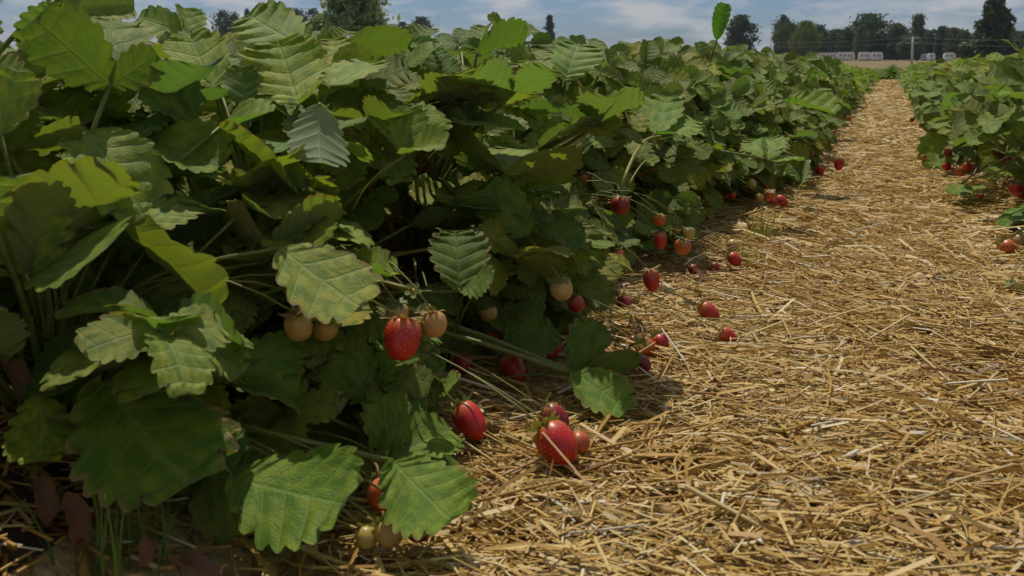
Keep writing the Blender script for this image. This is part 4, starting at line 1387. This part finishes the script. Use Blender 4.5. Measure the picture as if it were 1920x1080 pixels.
# ------------------------------------------------------------------ caravans, poles, wires
def caravan(px0, px1, top, dist, label, tint=(1, 1, 1), rounded=False, nwin=3):
    pm = (px0 + px1) / 2
    base = on_ground(pm, dist)
    d_ax = -(CRT @ (base - CAM)).z
    L = (px1 - px0) * d_ax / FPX
    H = (107 - top) * d_ax / FPX + CAM.z - base.z
    root = empty('caravan', base, label, 'caravan', 'white caravans along the tree line')
    root.rotation_euler = (0, 0, YAW * 0.2)
    Wd = 2.3
    zb = 0.45
    if rounded:
        prof = [(-L / 2, zb), (L / 2, zb), (L / 2, H * 0.72), (L * 0.42, H * 0.92), (L * 0.25, H), (-L * 0.25, H), (-L * 0.42, H * 0.92), (-L / 2, H * 0.72)]
    else:
        prof = [(-L / 2, zb), (L / 2, zb), (L / 2 + 0.1, H * 0.55), (L / 2 - 0.15, H * 0.96), (L / 2 - 0.4, H), (-L / 2 + 0.4, H), (-L / 2 + 0.15, H * 0.96), (-L / 2 - 0.1, H * 0.55)]
    body = MB().prism(prof, -Wd / 2, Wd / 2).build('body', M['caravan'], root)
    body.color = (*tint, 1)
    MB().box(-L / 2 + 0.05, L / 2 - 0.05, -Wd / 2 - 0.04, Wd / 2 + 0.04, zb - 0.15, zb - 0.003).build('chassis', M['trim'], root)
    MB().box(-L / 2 + 0.3, L / 2 - 0.3, -Wd / 2 + 0.1, Wd / 2 - 0.1, H + 0.003, H + 0.07).build('roof_panel', M['roof'], root)
    step = L / (nwin + 1)
    for k in range(nwin):
        xk = -L / 2 + step * (k + 0.8)
        w = MB().box(xk - 0.30, xk + 0.30, -Wd / 2 - 0.03, -Wd / 2 - 0.004, H * 0.55, H * 0.74).build('window', M['window'], root)
        MB().box(xk - 0.5, xk + 0.5, -Wd / 2 - 0.05, -Wd / 2 - 0.033, H * 0.47, H * 0.495).build('window_sill', M['trim'], w)
    xd = L / 2 - 0.75
    dr = MB().box(xd - 0.33, xd + 0.33, -Wd / 2 - 0.035, -Wd / 2 - 0.004, zb + 0.1, H * 0.86).build('door', M['roof'], root)
    MB().box(xd - 0.27, xd - 0.2, -Wd / 2 - 0.07, -Wd / 2 - 0.038, H * 0.5, H * 0.55).build('handle', M['trim'], dr)
    for sx in (-0.12, 0.12):
        w = MB().tube([(L * sx, -Wd / 2 + 0.05, 0.32), (L * sx, -Wd / 2 + 0.25, 0.32)], 0.32, 14).build('wheel', M['rubber'], root)
        MB().tube([(L * sx, -Wd / 2 + 0.03, 0.32), (L * sx, -Wd / 2 + 0.048, 0.32)], 0.17, 10).build('rim', M['roof'], w)
caravan(1523, 1568, 99, 325, 'leftmost long white caravan below the pale olive willow', nwin=5)
caravan(1570, 1601, 98, 328, 'cream caravan joined to the right end of the leftmost long one', (1, .97, .93), nwin=3)
caravan(1610, 1632, 98, 322, 'white caravan left of the pair under the largest tree', nwin=2)
caravan(1634, 1654, 98, 322, 'white caravan right of the pair under the largest tree', (1, .98, .95), nwin=2)
caravan(1726, 1741, 101, 335, 'small greyish caravan just right of the utility pole', (.8, .8, .82), nwin=1)
caravan(1740, 1752, 100, 322, 'short white caravan between utility pole and silver caravan', nwin=1)
caravan(1770, 1790, 99, 318, 'silver-white caravan with rounded roof', (.95, 1.02, 1.02), True, 2)
caravan(1812, 1819, 103, 325, 'smallest white caravan beside the foot of the conifer', nwin=1)

def pole(px, dist, top, label, rad=0.11, arms=1, base_py=None):
    base = on_ground(px, dist)
    d_ax = -(CRT @ (base - CAM)).z
    H = (107 - top) * d_ax / FPX + CAM.z - base.z
    root = empty('utility_pole', base, label, 'utility pole')
    MB().tube([(0, 0, -0.4), (0, 0, H)], [rad * 1.15, rad * 0.8], 10).build('pole_shaft', M['pole'], root, True)
    for a in range(arms):
        z = H - 0.25 - 0.75 * a
        arm = MB().box(-0.75, 0.75, -0.05 - rad, -rad + 0.03, z - 0.05, z + 0.05).build('crossarm', M['pole'], root)
        for xk in (-0.65, 0.0, 0.65):
            MB().tube([(xk, -rad, z + 0.053), (xk, -rad, z + 0.12), (xk, -rad, z + 0.2)], [0.035, 0.06, 0.03], 8).build('insulator', M['roof'], arm)
    return root, base, H
pr_, pb, ph_ = pole(1710, 150, 69, 'pale concrete utility pole standing in the stubble field', 0.17, 2)
pole(490, 330, -8, 'thin distant mast above the dark wood', 0.12, 2)
pole(822, 380, 33, 'thin distant pole right of the dark flat-topped tree', 0.14, 1)
# wires strung past the pole
d1 = on_ground(1440, 190); d2 = on_ground(2050, 118)
for k, (dz, lab) in enumerate(((0.0, 'upper overhead wire crossing in front of the distant trees'), (0.75, 'lower overhead wire crossing in front of the distant trees'))):
    pts = []
    zt = pb.z + ph_ - 0.05 - dz
    A_, B_, C_ = Vector((d1.x, d1.y, zt - 0.1)), Vector((pb.x, pb.y - 0.17, zt)), Vector((d2.x, d2.y, zt - 0.9))
    for P0, P1 in ((A_, B_), (B_, C_)):
        for t in [i / 10 for i in range(10)]:
            p = P0.lerp(P1, t); p.z -= 1.4 * t * (1 - t)
            pts.append(p)
    pts.append(C_)
    o = MB().tube([p - pb for p in pts], 0.013, 4).build('overhead_wire', M['wire'], None, True)
    o.location = pb
    tag(o, lab, 'wire', 'overhead wires')

# ------------------------------------------------------------------ haze
hz = MB().box(-3300, 3300, -12, 4200, -2.4, 30).mesh('haze')
nh = NT('haze_air')
vol = nh.n('ShaderNodeVolumePrincipled')
vol.inputs['Color'].default_value = (0.80, 0.88, 1.0, 1)
vol.inputs['Density'].default_value = 0.00014
nh.l(vol.outputs[0], nh.out.inputs['Volume'])
hz.materials.append(nh.m)
haze = new_obj('haze', hz)
tag(haze, kind='stuff')

bpy.context.view_layer.update()
